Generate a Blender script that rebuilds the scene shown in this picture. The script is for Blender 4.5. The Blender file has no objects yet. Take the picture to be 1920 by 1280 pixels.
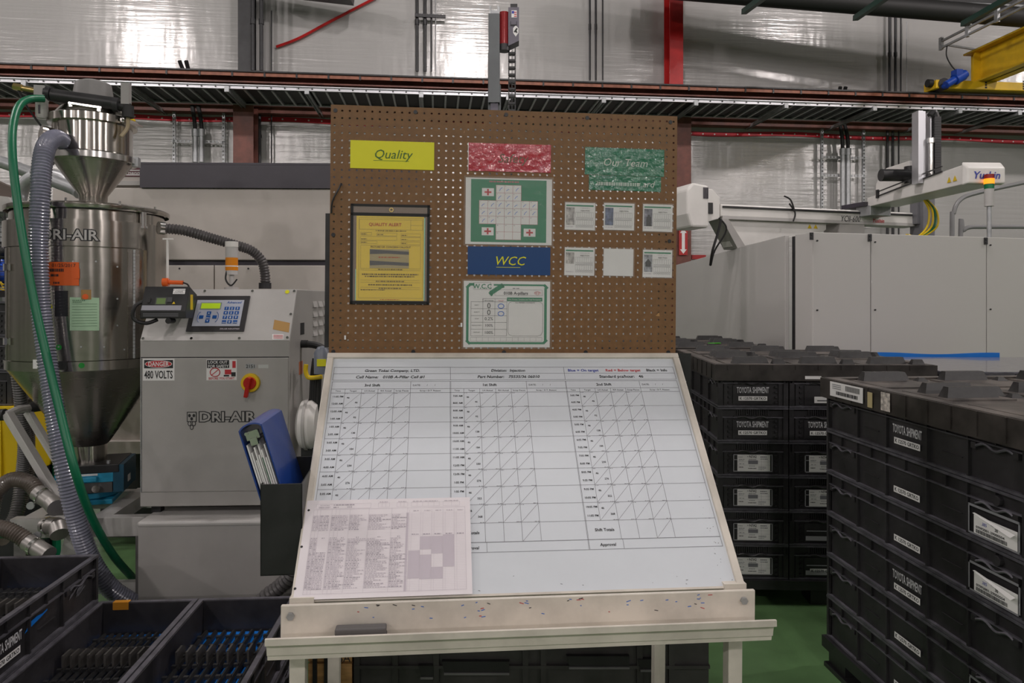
import bpy, math, random
from mathutils import Vector, Matrix
R = math.radians
random.seed(7)
SC = bpy.context.scene
COL = SC.collection
# ---------------------------------------------------------------- camera
FPX, CX, HZ, EYE, YAW = 1340.0, 960.0, 560.0, 1.65, R(6.0)
cam = bpy.data.cameras.new('camera')
cam.sensor_width = 36.0
cam.lens = FPX / 1920.0 * 36.0
cam.shift_y = -(640.0 - HZ) / 1920.0
cam.clip_end = 200
camo = bpy.data.objects.new('camera', cam)
camo.location = (0, 0, EYE)
camo.rotation_euler = (R(90), 0, -YAW)
COL.objects.link(camo)
SC.camera = camo
# ---------------------------------------------------------------- world, exposure
w = bpy.data.worlds.new('world'); SC.world = w
w.use_nodes = True
w.node_tree.nodes['Background'].inputs[0].default_value = (.8, .85, 1, 1)
w.node_tree.nodes['Background'].inputs[1].default_value = .05
SC.view_settings.view_transform = 'Standard'
SC.view_settings.look = 'None'
SC.view_settings.gamma = 1
SC.view_settings.use_curve_mapping = False
SC.view_settings.exposure = -0.28
# high bay lamps: rows found from their reflections in the wall film
LAMP_W = 690.0
LAMP_Z = 8.42
LAMPS = [(x, y) for y in (3.75, -7.7, -19.2) for x in (-15.6, -7.25, .8, 9.4, 17.8)]
def lamp_light(i, x, y, parent):
    l = bpy.data.lights.new('lamp_light', 'POINT')
    l.shadow_soft_size = .2; l.energy = LAMP_W; l.color = (1.0, .922, .905)
    o = bpy.data.objects.new('lamp_light', l); COL.objects.link(o)
    o.location = (0, 0, -.42); o.parent = parent
# ---------------------------------------------------------------- pixel helpers
_c, _s = math.cos(YAW), math.sin(YAW)
def ray(px, py):
    x = (px - CX) / FPX; z = (HZ - py) / FPX
    return Vector((x * _c + _s, -x * _s + _c, z))
def PD(px, py, d): return Vector((0, 0, EYE)) + ray(px, py) * d
def PY(px, py, Y):
    r = ray(px, py); return Vector((0, 0, EYE)) + r * (Y / r.y)
def PZ(px, py, z):
    r = ray(px, py); return Vector((0, 0, EYE)) + r * ((z - EYE) / r.z)
def VXY(px, d):
    p = PD(px, HZ, d); return p.x, p.y
# ---------------------------------------------------------------- mesh builder
class MB:
    def __init__(s): s.v = []; s.f = []; s.m = []; s.sm = []
    def add(s, vs, fs, mi=0, sm=False):
        n = len(s.v); s.v += [tuple(p) for p in vs]
        for f in fs: s.f.append([i + n for i in f]); s.m.append(mi); s.sm.append(sm)
        return s
    def hexa(s, p, mi=0):      # p: 4 bottom ccw, 4 top ccw
        return s.add(p, [(3,2,1,0),(4,5,6,7),(0,1,5,4),(1,2,6,5),(2,3,7,6),(3,0,4,7)], mi)
    def box(s, x0, y0, z0, x1, y1, z1, mi=0):
        return s.hexa([(x0,y0,z0),(x1,y0,z0),(x1,y1,z0),(x0,y1,z0),(x0,y0,z1),(x1,y0,z1),(x1,y1,z1),(x0,y1,z1)], mi)
    def cbox(s, c, sx, sy, sz, mi=0):
        return s.box(c[0]-sx/2,c[1]-sy/2,c[2]-sz/2,c[0]+sx/2,c[1]+sy/2,c[2]+sz/2,mi)
    def bar(s, a, b, w, h, up=(0,0,1), mi=0):   # box beam from a to b, w across, h along up
        a = Vector(a); b = Vector(b); d = (b-a).normalized(); u = Vector(up)
        x = d.cross(u).normalized(); u = x.cross(d).normalized()
        q = [a-x*w/2-u*h/2, a+x*w/2-u*h/2, b+x*w/2-u*h/2, b-x*w/2-u*h/2]
        return s.hexa(q + [p + u*h for p in q], mi)
    def prism(s, pts, off, mi=0):              # planar polygon (3d) extruded by off
        n = len(pts); off = Vector(off); a = [Vector(p) for p in pts]; b = [p+off for p in a]
        fs = [tuple(range(n-1,-1,-1)), tuple(range(n,2*n))] + [(i,(i+1)%n,n+(i+1)%n,n+i) for i in range(n)]
        return s.add(a+b, fs, mi)
    def quad(s, a, b, c, d, mi=0): return s.add([a,b,c,d], [(0,1,2,3)], mi)
    def frame(s, d):
        d = Vector(d).normalized(); u = Vector((0,0,1)) if abs(d.z) < .9 else Vector((0,1,0))
        x = d.cross(u).normalized(); return x, x.cross(d).normalized()
    def cyl(s, a, b, r0, r1=None, n=16, caps=True, mi=0):
        r1 = r0 if r1 is None else r1
        return s.tube([a, b], [r0, r1], n, caps, mi)
    def tube(s, pts, r, n=10, caps=True, mi=0):
        P = [Vector(p) for p in pts]; k = len(P); rr = r if isinstance(r, (list, tuple)) else [r]*k
        x = None; vs = []
        for i in range(k):
            d = (P[min(i+1,k-1)] - P[max(i-1,0)])
            if d.length < 1e-9: d = Vector((0,0,1))
            d.normalize()
            if x is None: x, y = s.frame(d)
            else:
                x = (x - d*x.dot(d)).normalized(); y = x.cross(d)
            for j in range(n):
                a = 2*math.pi*j/n; vs.append(P[i] + (x*math.cos(a) + y*math.sin(a))*rr[i])
        fs = [(i*n+j, (i+1)*n+j, (i+1)*n+(j+1)%n, i*n+(j+1)%n) for i in range(k-1) for j in range(n)]
        s.add(vs, fs, mi, True)
        if caps:
            m = len(s.v) - len(vs)
            s.f += [[m+j for j in range(n)], [m+(k-1)*n+j for j in range(n-1,-1,-1)]]; s.m += [mi]*2; s.sm += [False]*2
        return s
    def lathe(s, prof, n=40, c=(0,0), a0=0, a1=None, mi=0, close=False):
        full = a1 is None; a1 = a0 + 2*math.pi if full else a1
        cols = n if full else n+1
        vs = [(c[0]+r*math.cos(a0+(a1-a0)*j/n), c[1]+r*math.sin(a0+(a1-a0)*j/n), z) for j in range(cols) for r, z in prof]
        k = len(prof); fs = []
        for j in range(n):
            j2 = (j+1) % cols
            for i in range(k - (0 if close else 1)):
                i2 = (i+1) % k
                fs.append((j*k+i, j2*k+i, j2*k+i2, j*k+i2))
        s.add(vs, fs, mi, True)
        if close and not full:
            m = len(s.v)-len(vs)
            s.f += [[m+i for i in range(k)], [m+n*k+i for i in range(k-1,-1,-1)]]; s.m += [mi]*2; s.sm += [False]*2
        return s
    def xf(s, M, start=0):
        s.v = s.v[:start] + [tuple(M @ Vector(p)) for p in s.v[start:]]; return s
    def mesh(s, name, mats, angle=35):
        m = bpy.data.meshes.new(name); m.from_pydata(s.v, [], s.f)
        for a in (mats if isinstance(mats, (list, tuple)) else [mats]): m.materials.append(a)
        m.polygons.foreach_set('material_index', s.m); m.polygons.foreach_set('use_smooth', s.sm)
        m.update()
        if any(s.sm): m.set_sharp_from_angle(angle=R(angle))
        return m
    def build(s, name, mats, parent=None, bevel=0, angle=35):
        return mobj(name, s.mesh(name, mats, angle), parent, bevel)
def mobj(name, me, parent=None, bevel=0):
    o = bpy.data.objects.new(name, me); COL.objects.link(o); o.parent = parent
    if bevel:
        b = o.modifiers.new('bevel', 'BEVEL'); b.width = bevel; b.segments = 2; b.limit_method = 'ANGLE'; b.angle_limit = R(40)
    return o
def tag(o, label, cat, group=None, kind=None):
    o['label'] = label; o['category'] = cat
    if group: o['group'] = group
    if kind: o['kind'] = kind
    return o
def struct(o): o['kind'] = 'structure'; return o
def thing(name, label, cat, loc=(0,0,0), rz=0, group=None):
    o = bpy.data.objects.new(name, None); COL.objects.link(o); o.empty_display_size = .1
    o.location = loc; o.rotation_euler = (0, 0, rz)
    return tag(o, label, cat, group)
def kids(o): return [c for c in bpy.data.objects if c.parent == o]
def copy_tree(o, parent=None, ch=None):
    c = o.copy(); COL.objects.link(c); c.parent = parent
    for k in (ch[o.name] if ch else kids(o)): copy_tree(k, c, ch)
    return c
def child_map():
    d = {o.name: [] for o in bpy.data.objects}
    for o in bpy.data.objects:
        if o.parent: d[o.parent.name].append(o)
    return d
def spl(pts, n=8):
    P = [Vector(p) for p in pts]; out = []
    for i in range(len(P)-1):
        a, b, c, d = P[max(i-1,0)], P[i], P[i+1], P[min(i+2,len(P)-1)]
        for j in range(n):
            t = j/n
            out.append(.5*((2*b)+(c-a)*t+(2*a-5*b+4*c-d)*t*t+(3*b-a-3*c+d)*t**3))
    return out + [P[-1]]
def hose(pts, r, step=.012, depth=.10, n=12, seg=14):
    """ribbed hose: returns MB"""
    P = spl(pts, seg); L = [0]
    for i in range(1, len(P)): L.append(L[-1] + (P[i]-P[i-1]).length)
    k = int(L[-1]/step*2); Q = []; rr = []; j = 0
    for i in range(k+1):
        t = L[-1]*i/k
        while j < len(L)-2 and L[j+1] < t: j += 1
        u = (t-L[j])/max(L[j+1]-L[j], 1e-9); Q.append(P[j].lerp(P[j+1], u)); rr.append(r*(1 if i % 2 else 1-depth))
    return MB().tube(Q, rr, n)
# ---------------------------------------------------------------- text glyphs (built-in font)
GL = {}
def make_glyphs():
    chars = sorted(set('ABCDEFGHIJKLMNOPQRSTUVWXYZabcdefghijklmnopqrstuvwxyz0123456789.,:;/#%=-+()&$\'?'))
    tmp = []
    for bold in (0, 1, 2, 3):
        for c in chars + ['|']:
            for body in ((c, c+'|') if c != '|' else ('|',)):
                cu = bpy.data.curves.new('g', 'FONT'); cu.body = body; cu.resolution_u = 2; cu.size = 1
                cu.offset = (0, .018, .045, .085)[bold]
                o = bpy.data.objects.new('g', cu); COL.objects.link(o); tmp.append((bold, c, body, o))
    bpy.context.view_layer.update()
    dg = bpy.context.evaluated_depsgraph_get(); raw = {}
    for bold, c, body, o in tmp:
        m = o.evaluated_get(dg).to_mesh()
        raw[(bold, body)] = ([tuple(v.co[:2]) for v in m.vertices], [list(p.vertices) for p in m.polygons])
    for bold in (0, 1, 2, 3):
        bar = min(v[0] for v in raw[(bold, '|')][0])
        for c in chars:
            full = raw[(bold, c+'|')][0]; own = raw[(bold, c)]
            adv = max(v[0] for v in full) - (max(v[0] for v in raw[(bold, '|')][0]))
            GL[(bold, c)] = (own[0], own[1], adv)
        GL[(bold, ' ')] = ([], [], .3)
    for bold, c, body, o in tmp:
        cu = o.data; bpy.data.objects.remove(o); bpy.data.curves.remove(cu)
make_glyphs()
CAP = max(v[1] for v in GL[(0, 'H')][0])
def text(mb, s, o, ux, uy, h, align='c', shear=0, bold=0, width=None, mi=0, fn=None, stretch=1):
    """flat lettering: cap height h, o = anchor on the baseline, drawn on plane ux, uy"""
    k = h/CAP; tot = sum(GL.get((bold, c), GL[(bold, '?')])[2] for c in s)*k*stretch
    sx = stretch*(width/tot if width else 1); tot = width if width else tot
    x = {'l': 0, 'c': -tot/2, 'r': -tot}[align]; o = Vector(o); ux = Vector(ux); uy = Vector(uy)
    for c in s:
        vs, fs, adv = GL.get((bold, c), GL[(bold, '?')])
        if vs:
            q = [(x+(vx*sx+vy*shear)*k, vy*k) for vx, vy in vs]
            mb.add([fn(*p) if fn else o+ux*p[0]+uy*p[1] for p in q], fs, mi)
        x += adv*k*sx
    return tot
# ---------------------------------------------------------------- materials
MATS = {}
def mat(name, col, rough=.5, metal=0, noise=0, scale=8, bump=0, bscale=60, bdist=.01, emit=0, alpha=1, spec=.5, coat=0, stretch=None, col2=None, trans=0):
    if name in MATS: return MATS[name]
    m = bpy.data.materials.new(name); m.use_nodes = True; nt = m.node_tree; b = nt.nodes['Principled BSDF']
    def lk(a, i): nt.links.new(a, i)
    c = tuple(col) + (1,)
    b.inputs['Base Color'].default_value = c; b.inputs['Roughness'].default_value = rough; b.inputs['Metallic'].default_value = metal
    b.inputs['Specular IOR Level'].default_value = spec; b.inputs['Coat Weight'].default_value = coat
    b.inputs['Transmission Weight'].default_value = trans
    if alpha < 1: b.inputs['Alpha'].default_value = alpha
    if emit: b.inputs['Emission Color'].default_value = c; b.inputs['Emission Strength'].default_value = emit
    co = None
    if noise or bump:
        tc = nt.nodes.new('ShaderNodeTexCoord'); mp = nt.nodes.new('ShaderNodeMapping'); lk(tc.outputs['Object'], mp.inputs[0])
        if stretch: mp.inputs['Scale'].default_value = stretch
        co = mp.outputs[0]
    if noise:
        n = nt.nodes.new('ShaderNodeTexNoise'); n.inputs['Scale'].default_value = scale; n.inputs['Detail'].default_value = 6
        n.inputs['Roughness'].default_value = .6; lk(co, n.inputs[0])
        mx = nt.nodes.new('ShaderNodeMix'); mx.data_type = 'RGBA'
        c2 = col2 if col2 else [min(1, v*(1+noise)+noise*.02) for v in col]
        c1 = [v*(1-noise) for v in col] if not col2 else col
        mx.inputs[6].default_value = tuple(c1)+(1,); mx.inputs[7].default_value = tuple(c2)+(1,)
        rp = nt.nodes.new('ShaderNodeMapRange'); rp.inputs[1].default_value = .35; rp.inputs[2].default_value = .65
        lk(n.outputs[0], rp.inputs[0]); lk(rp.outputs[0], mx.inputs[0]); lk(mx.outputs[2], b.inputs['Base Color'])
        rr = nt.nodes.new('ShaderNodeMapRange'); rr.inputs[3].default_value = max(.02, rough-.08); rr.inputs[4].default_value = min(1, rough+.1)
        lk(n.outputs[0], rr.inputs[0]); lk(rr.outputs[0], b.inputs['Roughness'])
    if bump:
        n2 = nt.nodes.new('ShaderNodeTexNoise'); n2.inputs['Scale'].default_value = bscale; n2.inputs['Detail'].default_value = 4
        lk(co, n2.inputs[0])
        bp = nt.nodes.new('ShaderNodeBump'); bp.inputs['Strength'].default_value = bump; bp.inputs['Distance'].default_value = bdist
        lk(n2.outputs[0], bp.inputs['Height']); lk(bp.outputs[0], b.inputs['Normal'])
        if coat: lk(bp.outputs[0], b.inputs['Coat Normal']); b.inputs['Coat Roughness'].default_value = .06; b.inputs['Coat IOR'].default_value = 1.8
    MATS[name] = m; return m
def steel(name, col=(.62,.59,.55), rough=.22, aniso=.75):
    m = mat(name, col, rough, 1); nt = m.node_tree; b = nt.nodes['Principled BSDF']
    b.inputs['Anisotropic'].default_value = aniso; b.inputs['Anisotropic Rotation'].default_value = .25
    tg = nt.nodes.new('ShaderNodeTangent'); tg.direction_type = 'RADIAL'; tg.axis = 'Z'
    nt.links.new(tg.outputs[0], b.inputs['Tangent'])
    tc = nt.nodes.new('ShaderNodeTexCoord'); mp = nt.nodes.new('ShaderNodeMapping'); mp.inputs['Scale'].default_value = (4, 4, 30)
    n = nt.nodes.new('ShaderNodeTexNoise'); n.inputs['Scale'].default_value = 3; n.inputs['Detail'].default_value = 4
    nt.links.new(tc.outputs['Object'], mp.inputs[0]); nt.links.new(mp.outputs[0], n.inputs[0])
    rr = nt.nodes.new('ShaderNodeMapRange'); rr.inputs[3].default_value = rough-.03; rr.inputs[4].default_value = rough+.04
    nt.links.new(n.outputs[0], rr.inputs[0]); nt.links.new(rr.outputs[0], b.inputs['Roughness'])
    n3 = nt.nodes.new('ShaderNodeTexNoise'); n3.inputs['Scale'].default_value = 3.5
    nt.links.new(tc.outputs['Object'], n3.inputs[0])
    bp = nt.nodes.new('ShaderNodeBump'); bp.inputs['Strength'].default_value = .12; bp.inputs['Distance'].default_value = .02
    nt.links.new(n3.outputs[0], bp.inputs['Height']); nt.links.new(bp.outputs[0], b.inputs['Normal'])
    return m
def wall_film():
    m = mat('wall_film', (.50,.49,.48), .2, .16, spec=.4); nt = m.node_tree; b = nt.nodes['Principled BSDF']; lk = nt.links.new
    tc = nt.nodes.new('ShaderNodeTexCoord')
    def noise(sc, stretch, det=4):
        mp = nt.nodes.new('ShaderNodeMapping'); mp.inputs['Scale'].default_value = stretch
        n = nt.nodes.new('ShaderNodeTexNoise'); n.inputs['Scale'].default_value = sc; n.inputs['Detail'].default_value = det
        lk(tc.outputs['Object'], mp.inputs[0]); lk(mp.outputs[0], n.inputs[0]); return n.outputs[0]
    fine = noise(1, (1.2, 1, 28), 5); wr = noise(1, (2.2, 1, .5), 3); big = noise(.5, (1, 1, 1), 3)
    add = nt.nodes.new('ShaderNodeMath'); add.operation = 'MULTIPLY_ADD'; add.inputs[1].default_value = 4.0
    lk(wr, add.inputs[0]); lk(fine, add.inputs[2])
    bp = nt.nodes.new('ShaderNodeBump'); bp.inputs['Strength'].default_value = .28; bp.inputs['Distance'].default_value = .012
    lk(add.outputs[0], bp.inputs['Height']); lk(bp.outputs[0], b.inputs['Normal'])
    rr = nt.nodes.new('ShaderNodeMapRange'); rr.inputs[3].default_value = .14; rr.inputs[4].default_value = .22
    lk(big, rr.inputs[0]); lk(rr.outputs[0], b.inputs['Roughness'])
    return m
M = dict(
 film=wall_film(),
 floor=mat('floor_paint', (.06,.115,.045), .32, 0, .5, 1.6, .05, 30, col2=(.11,.215,.085)),
 dim=mat('dim_wall', (.16,.155,.15), .6, 0, .5, .6),
 ceil=mat('ceiling_deck', (.17,.17,.17), .7, 0, .1, 3),
 maroon=mat('maroon_steel', (.16,.05,.035), .45, 0, .3, 5),
 maroon2=mat('maroon_cover', (.30,.105,.06), .5, 0, .3, 6),
 strapred=mat('strap_red', (.55,.015,.03), .5),
 red=mat('red_paint', (.42,.012,.012), .35, 0, .15, 4),
 black=mat('black_steel', (.018,.018,.02), .4, 0, .3, 6),
 alu=mat('aluminium', (.62,.62,.65), .36, .75),
 galv=mat('galvanised', (.42,.43,.44), .42, .55, .15, 14),
 yellow=mat('crane_yellow', (.72,.45,.01), .4, 0, .12, 3),
 bluemotor=mat('blue_motor', (.01,.06,.38), .35, 0, .15, 8),
 beige=mat('machine_beige', (.53,.49,.45), .4, 0, .06, 3),
 grey=mat('cabinet_grey', (.40,.385,.37), .42, 0, .06, 4),
 lgrey=mat('light_grey', (.50,.485,.47), .4, 0, .06, 4),
 slate=mat('slate_panel', (.045,.04,.052), .4, 0, .1, 4),
 white=mat('robot_white', (.78,.76,.73), .35, 0, .05, 4),
 encl=mat('enclosure_white', (.56,.545,.525), .22),
 tote=mat('tote_black', (.019,.018,.020), .40, 0, .35, 9, .12, 14, col2=(.034,.032,.035)),
 lid=mat('lid_dusty', (.024,.022,.022), .45, 0, .8, 6, .12, 20, col2=(.15,.132,.118)),
 lidblk=mat('lid_block', (.02,.019,.019), .4, 0, .5, 12),
 tedge=mat('tote_edge', (.085,.082,.096), .35, 0, .3, 20),  # worn grey rims and flanges, their highlight also put into this lighter colour
 steel=steel('stainless', (.50,.47,.43), .17, .8), steel2=steel('stainless_cone', (.40,.37,.34), .26, .6),
 chrome=mat('chrome', (.7,.69,.67), .15, 1),
 peg=mat('pegboard_brown', (.20,.098,.034), .55, 0, .12, 40),
 cream=mat('cream_paint', (.66,.61,.54), .42, 0, .12, 7),
 wb=mat('whiteboard', (.72,.755,.80), .16, 0, .03, 3, coat=.3),
 paper=mat('paper', (.80,.79,.78), .7, 0, .03, 6),
 pinkpaper=mat('check_paper', (.82,.77,.80), .75, 0, .03, 5),
 film_lam=mat('laminate', (.78,.78,.78), .08, 0, 0, 5, .6, 30, alpha=.07, coat=1),
 ink=mat('ink_black', (.02,.02,.022), .6),
 inkg=mat('ink_grey', (.20,.20,.22), .6),
 inkl=mat('ink_pale', (.58,.53,.58), .7),
 inkb=mat('ink_blue', (.03,.05,.36), .5),
 inkr=mat('ink_red', (.55,.03,.04), .5),
 marker=mat('marker_blue', (.01,.14,.62), .4),
 plastic=mat('black_plastic', (.017,.017,.018), .38, 0, .2, 10),
 rubber=mat('black_rubber', (.012,.012,.012), .6),
 green=mat('green_hose', (.002,.135,.06), .38),
 clearhose=mat('grey_hose', (.20,.205,.265), .25, 0, .1, 20, coat=.4),
 darkhose=mat('dark_hose', (.085,.08,.08), .38, 0, .2, 20),
 brownhose=mat('brown_hose', (.11,.09,.075), .35, 0, .2, 20, coat=.3),
 bluepaint=mat('valve_blue', (.02,.30,.50), .4, 0, .15, 12),
 yellowp=mat('yellow_plastic', (.75,.52,.01), .4),
 redp=mat('red_plastic', (.45,.012,.008), .3),
 orange=mat('orange_tag', (.78,.12,.01), .55),
 amber=mat('amber_lens', (.75,.25,.01), .25),
 blueliner=mat('blue_liner', (.006,.17,.62), .35),
 binder=mat('binder_blue', (.008,.045,.24), .32, 0, .1, 6, coat=.2),
 signy=mat('sign_yellow', (.80,.76,.01), .45),
 signr=mat('sign_red', (.50,.015,.035), .35, 0, 0, 5, .8, 30, .009, coat=1),
 signg=mat('sign_green', (.004,.17,.085), .35, 0, 0, 5, 1, 34, .010, coat=1),
 signb=mat('sign_blue', (.012,.06,.20), .35),
 gprint=mat('green_print', (.006,.22,.10), .4),
 alerty=mat('alert_yellow', (.85,.60,.01), .5),
 wood=mat('pine_wood', (.45,.25,.09), .6, 0, .3, 6, stretch=(1,1,8)),
)
# ================================================================ room shell
WY = 11.5
XL, XR, YB, ZC = -21.0, 21.0, -24.0, 9.5
struct(MB().box(XL, YB, -.2, XR, WY, 0).build('floor', M['floor']))
struct(MB().box(XL-.2, WY, -.2, XR+.2, WY+.2, ZC).build('wall_back', M['film']))
struct(MB().box(XL-.2, YB, -.2, XL, WY, ZC).build('wall_left', M['dim']))
struct(MB().box(XR, YB, -.2, XR+.2, WY, ZC).build('wall_right', M['dim']))
struct(MB().box(XL-.2, YB-.2, -.2, XR+.2, YB, ZC).build('wall_front', M['dim']))
struct(MB().box(XL-.2, YB-.2, ZC, XR+.2, WY+.2, ZC+.2).build('ceiling', M['ceil']))
# lamps
hb = MB().lathe([(.03,.0),(.13,-.02),(.15,-.14),(.29,-.20),(.30,-.20),(.16,-.13),(.14,.0),(.06,.03),(.03,.03)], 24).mesh('housing', M['alu'])
rod = MB().cyl((0,0,0), (0,0,ZC-LAMP_Z), .012, n=8).mesh('hanger_rod', M['black'])
for i, (x, y) in enumerate(LAMPS):
    t = thing('high_bay_lamp', 'round high bay lamp hanging from the hall ceiling', 'lamp', (x, y, LAMP_Z), 0, 'high bay lamps')
    mobj('housing', hb, t); mobj('hanger_rod', rod, t)
    lamp_light(i, x, y, t)
def wx(px, py=HZ, Y=WY): return PY(px, py, Y).x
def wz(px, py, Y=WY): return PY(px, py, Y).z
# columns (I sections)
def column(name, px0, px1, Y, z0, z1, m, label):
    x0, x1 = wx(px0, 300, Y), wx(px1, 300, Y); d = .3; b = MB()
    b.box(x0, Y, z0, x1, Y+.02, z1).box(x0, Y+d-.02, z0, x1, Y+d, z1).box((x0+x1)/2-.012, Y+.02, z0, (x0+x1)/2+.012, Y+d-.02, z1)
    return tag(b.build(name, m), label, 'column')
RY = 10.2          # crane runway and tray front
zr0, zr1 = wz(0, 139, RY), wz(0, 121, RY)
column('steel_column', 437, 475, 11.0, 0, 4.72, M['maroon'], 'dark maroon steel column below the cable tray, near the loader')
column('steel_column', 446, 471, 11.05, 4.98, ZC, M['black'], 'black steel column above the crane rail beside twin black pipes')
column('steel_column', 1268, 1296, 11.0, 0, 4.72, M['maroon'], 'maroon steel column beside the right edge of the pegboard')
column('steel_column', 1256, 1281, 11.05, 4.98, ZC, M['red'], 'bright red steel column above the crane rail')
# double arrow sign on the maroon column
def arrow_sign():
    t = thing('arrow_sign', 'red sign with white double-headed arrow on the maroon column', 'sign', PY(1281, 452, 10.97))
    MB().box(-.07, -.006, -.22, .07, 0, .22).build('plate', M['red'], t)
    b = MB()
    pts = [(0,-.2),(.055,-.13),(.025,-.13),(.025,.13),(.055,.13),(0,.2),(-.055,.13),(-.025,.13),(-.025,-.13),(-.055,-.13)]
    b.add([(x, -.0075, z) for x, z in pts], [tuple(range(10))]); b.build('arrow', M['paper'], t)
arrow_sign()
# crane runway beam : top flange, web with stiffeners, bottom flange
t = thing('crane_runway', 'dark red crane runway beam running the length of the back wall', 'beam', (0, RY, 0))
zt = wz(0, 121, RY); zm = wz(0, 131, RY); zb = wz(0, 140, RY)
MB().box(-12, -.10, zt-.02, 14, .35, zt).build('top_flange', M['black'], t)
MB().box(-12, .10, zb, 14, .13, zt-.02).build('web', M['maroon'], t)
MB().box(-12, -.06, zb-.02, 14, .35, zb).build('bottom_flange', M['maroon'], t)
cv = MB().box(-.205, -.075, zm, .205, -.06, zt-.025).mesh('cover_plate', M['maroon2'])
cl = MB().box(-.012, -.085, zm-.01, .012, -.05, zt-.02).mesh('clip', M['black'])
for i in range(58):
    x = -11.6 + i*.43
    mobj('cover_plate', cv, t).location = (x, 0, 0)
    mobj('clip', cl, t).location = (x+.215, 0, 0)
# cable tray
tz = wz(0, 155, RY)
t = thing('cable_tray', 'ladder cable tray with silver side rail and bolt row under the crane runway', 'cable tray', (0, RY, tz))
h = wz(0, 142, RY) - tz - .03
MB().box(-12, -.02, 0, 14, 0, h).box(-12, -.05, 0, 14, 0, .012).box(-12, -.05, h-.012, 14, 0, h).build('front_rail', M['alu'], t)
MB().box(-12, .80, 0, 14, .82, h).box(-12, .76, 0, 14, .82, .012).build('rear_rail', M['alu'], t)
MB().box(-12, .04, .031, 14, .78, .06).build('cable_bed', M['rubber'], t)['label'] = 'black cables lying in the tray'
rg = MB().box(-.014, 0, .002, .014, .80, .03).mesh('rung', M['galv'])
bo = MB().cyl((0, -.03, .03), (0, -.02, .03), .012, n=6).mesh('bolt', M['black'])
for i in range(140):
    x = -11.9 + i*.185
    mobj('rung', rg, t).location.x = x; mobj('bolt', bo, t).location.x = x
sp = MB().box(-.11, -.026, .01, .11, -.021, h-.01)
for k in range(8): sp.cyl((-.09+.06*(k % 4), -.032, .018+.032*(k//4)), (-.09+.06*(k % 4), -.024, .018+.032*(k//4)), .011, n=6)
spm = sp.mesh('splice_plate', M['galv'])
for px in (57, 400+57*3, 1205, 1505, 1830): mobj('splice_plate', spm, t).location.x = wx(px, 150, RY)
# bracket arms from the wall under the tray
BRK = {50:'above the green air hose', 243:'just beside the loader lid', 428:'above the loader-side maroon column', 577:'over the corner of the pegboard near the quality sign', 790:'under the slotted strut pipes', 952:'behind the lift mast chain', 1130:'over the pegboard, between mast and red column', 1302:'beside the red column', 1470:'before the tall strut frame', 1635:'over the tall strut frame', 1794:'beside the robot mast', 1905:'under the yellow crane truck'}
am = MB().box(-.025, 0, -.012, .025, 1.36, .0).box(-.025, 0, -.05, -.02, 1.36, 0).box(.02, 0, -.05, .025, 1.36, 0).box(-.03, -.02, -.05, .03, 0, .02)
am = am.mesh('tray_bracket', M['galv'])
for px, py in [(50,152),(243,158),(428,162),(577,165),(790,170),(952,172),(1130,178),(1302,189),(1470,197),(1635,206),(1794,215),(1905,222)]:
    o = mobj('tray_bracket', am); o.location = (wx(px, py, RY), RY-.06, tz-.002)
    tag(o, 'galvanised cable tray bracket arm ' + BRK[px], 'bracket', 'cable tray bracket arms')
# maroon girt on the wall under the tray
z0, z1 = wz(0, 197, 11.25), wz(0, 184, 11.25)
tag(MB().box(-12, 11.3, z0, 14, 11.5, z1).box(-12, 11.22, z1-.02, 14, 11.3, z1).build('wall_girt', M['maroon']), 'maroon horizontal girt fixed to the wall just under the cable tray', 'beam')
# red perforated strap
t = thing('red_strap', 'red perforated strap stretched along the film wall', 'strap', (0, WY-.002, 0))
b = MB(); hp = MB(); N = 60
for i in range(N):
    xa, xb = -11.5+i*.4, -11.1+i*.4
    za = wz(0, 209) - .03 + .02*math.sin(i*.9) - (.03 if i > 33 else 0); zb2 = wz(0, 209) - .03 + .02*math.sin((i+1)*.9) - (.03 if i+1 > 33 else 0)
    b.hexa([(xa,-.012,za-.036),(xb,-.012,zb2-.036),(xb,0,zb2-.036),(xa,0,za-.036),(xa,-.012,za+.036),(xb,-.012,zb2+.036),(xb,0,zb2+.036),(xa,0,za+.036)])
    for k in range(2):
        x = xa+.1+.2*k; z = za+(zb2-za)*(.25+.5*k); hp.cyl((x,-.0135,z),(x,-.012,z),.014,n=6)
b.build('band', M['strapred'], t); hp.build('holes', M['paper'], t)['kind'] = 'stuff'
# red strap low on the wall at the right of the pegboard
tag(MB().box(wx(1296,482), 11.46, wz(1296,486), wx(1322,482), 11.5, wz(1296,478)).build('red_strap', M['red']), 'short red strap end low on the wall beside the maroon column', 'strap')
# vertical pipes on the wall
def pole(px, y0, y1, wpx, m, label, group, Y=11.4, name='wall_pipe'):
    r = wpx/2/FPX*Y; b = MB(); p0 = PY(px, y1, Y); z1 = min(wz(px, y0, Y), 9.4)
    b.cyl((0,0,0), (0,0,z1-p0.z), r, n=10)
    if wpx > 3: b.cyl((0,0,(z1-p0.z)*.45), (0,0,(z1-p0.z)*.5), r*1.35, n=10)
    o = b.build(name, m); o.location = p0
    return tag(o, label, 'pipe', group)
for px, wp in ((782,6),(797,6),(809,3)): pole(px, -60, 134, wp, M['black'], {782:'thick black wall pipe at the open end of the slotted strut',797:'thick black wall pipe in the middle of the slotted strut',809:'thin black wall pipe crossed by the slotted strut'}[px], 'black pipes left of the mast')
for px, wp in ((1106,4),(1117,4),(1130,3)): pole(px, -60, 150, wp, M['black'], ('thick' if wp > 3 else 'thin')+' black vertical wall pipe between the mast and the red column', 'black pipes right of the mast')
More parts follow.
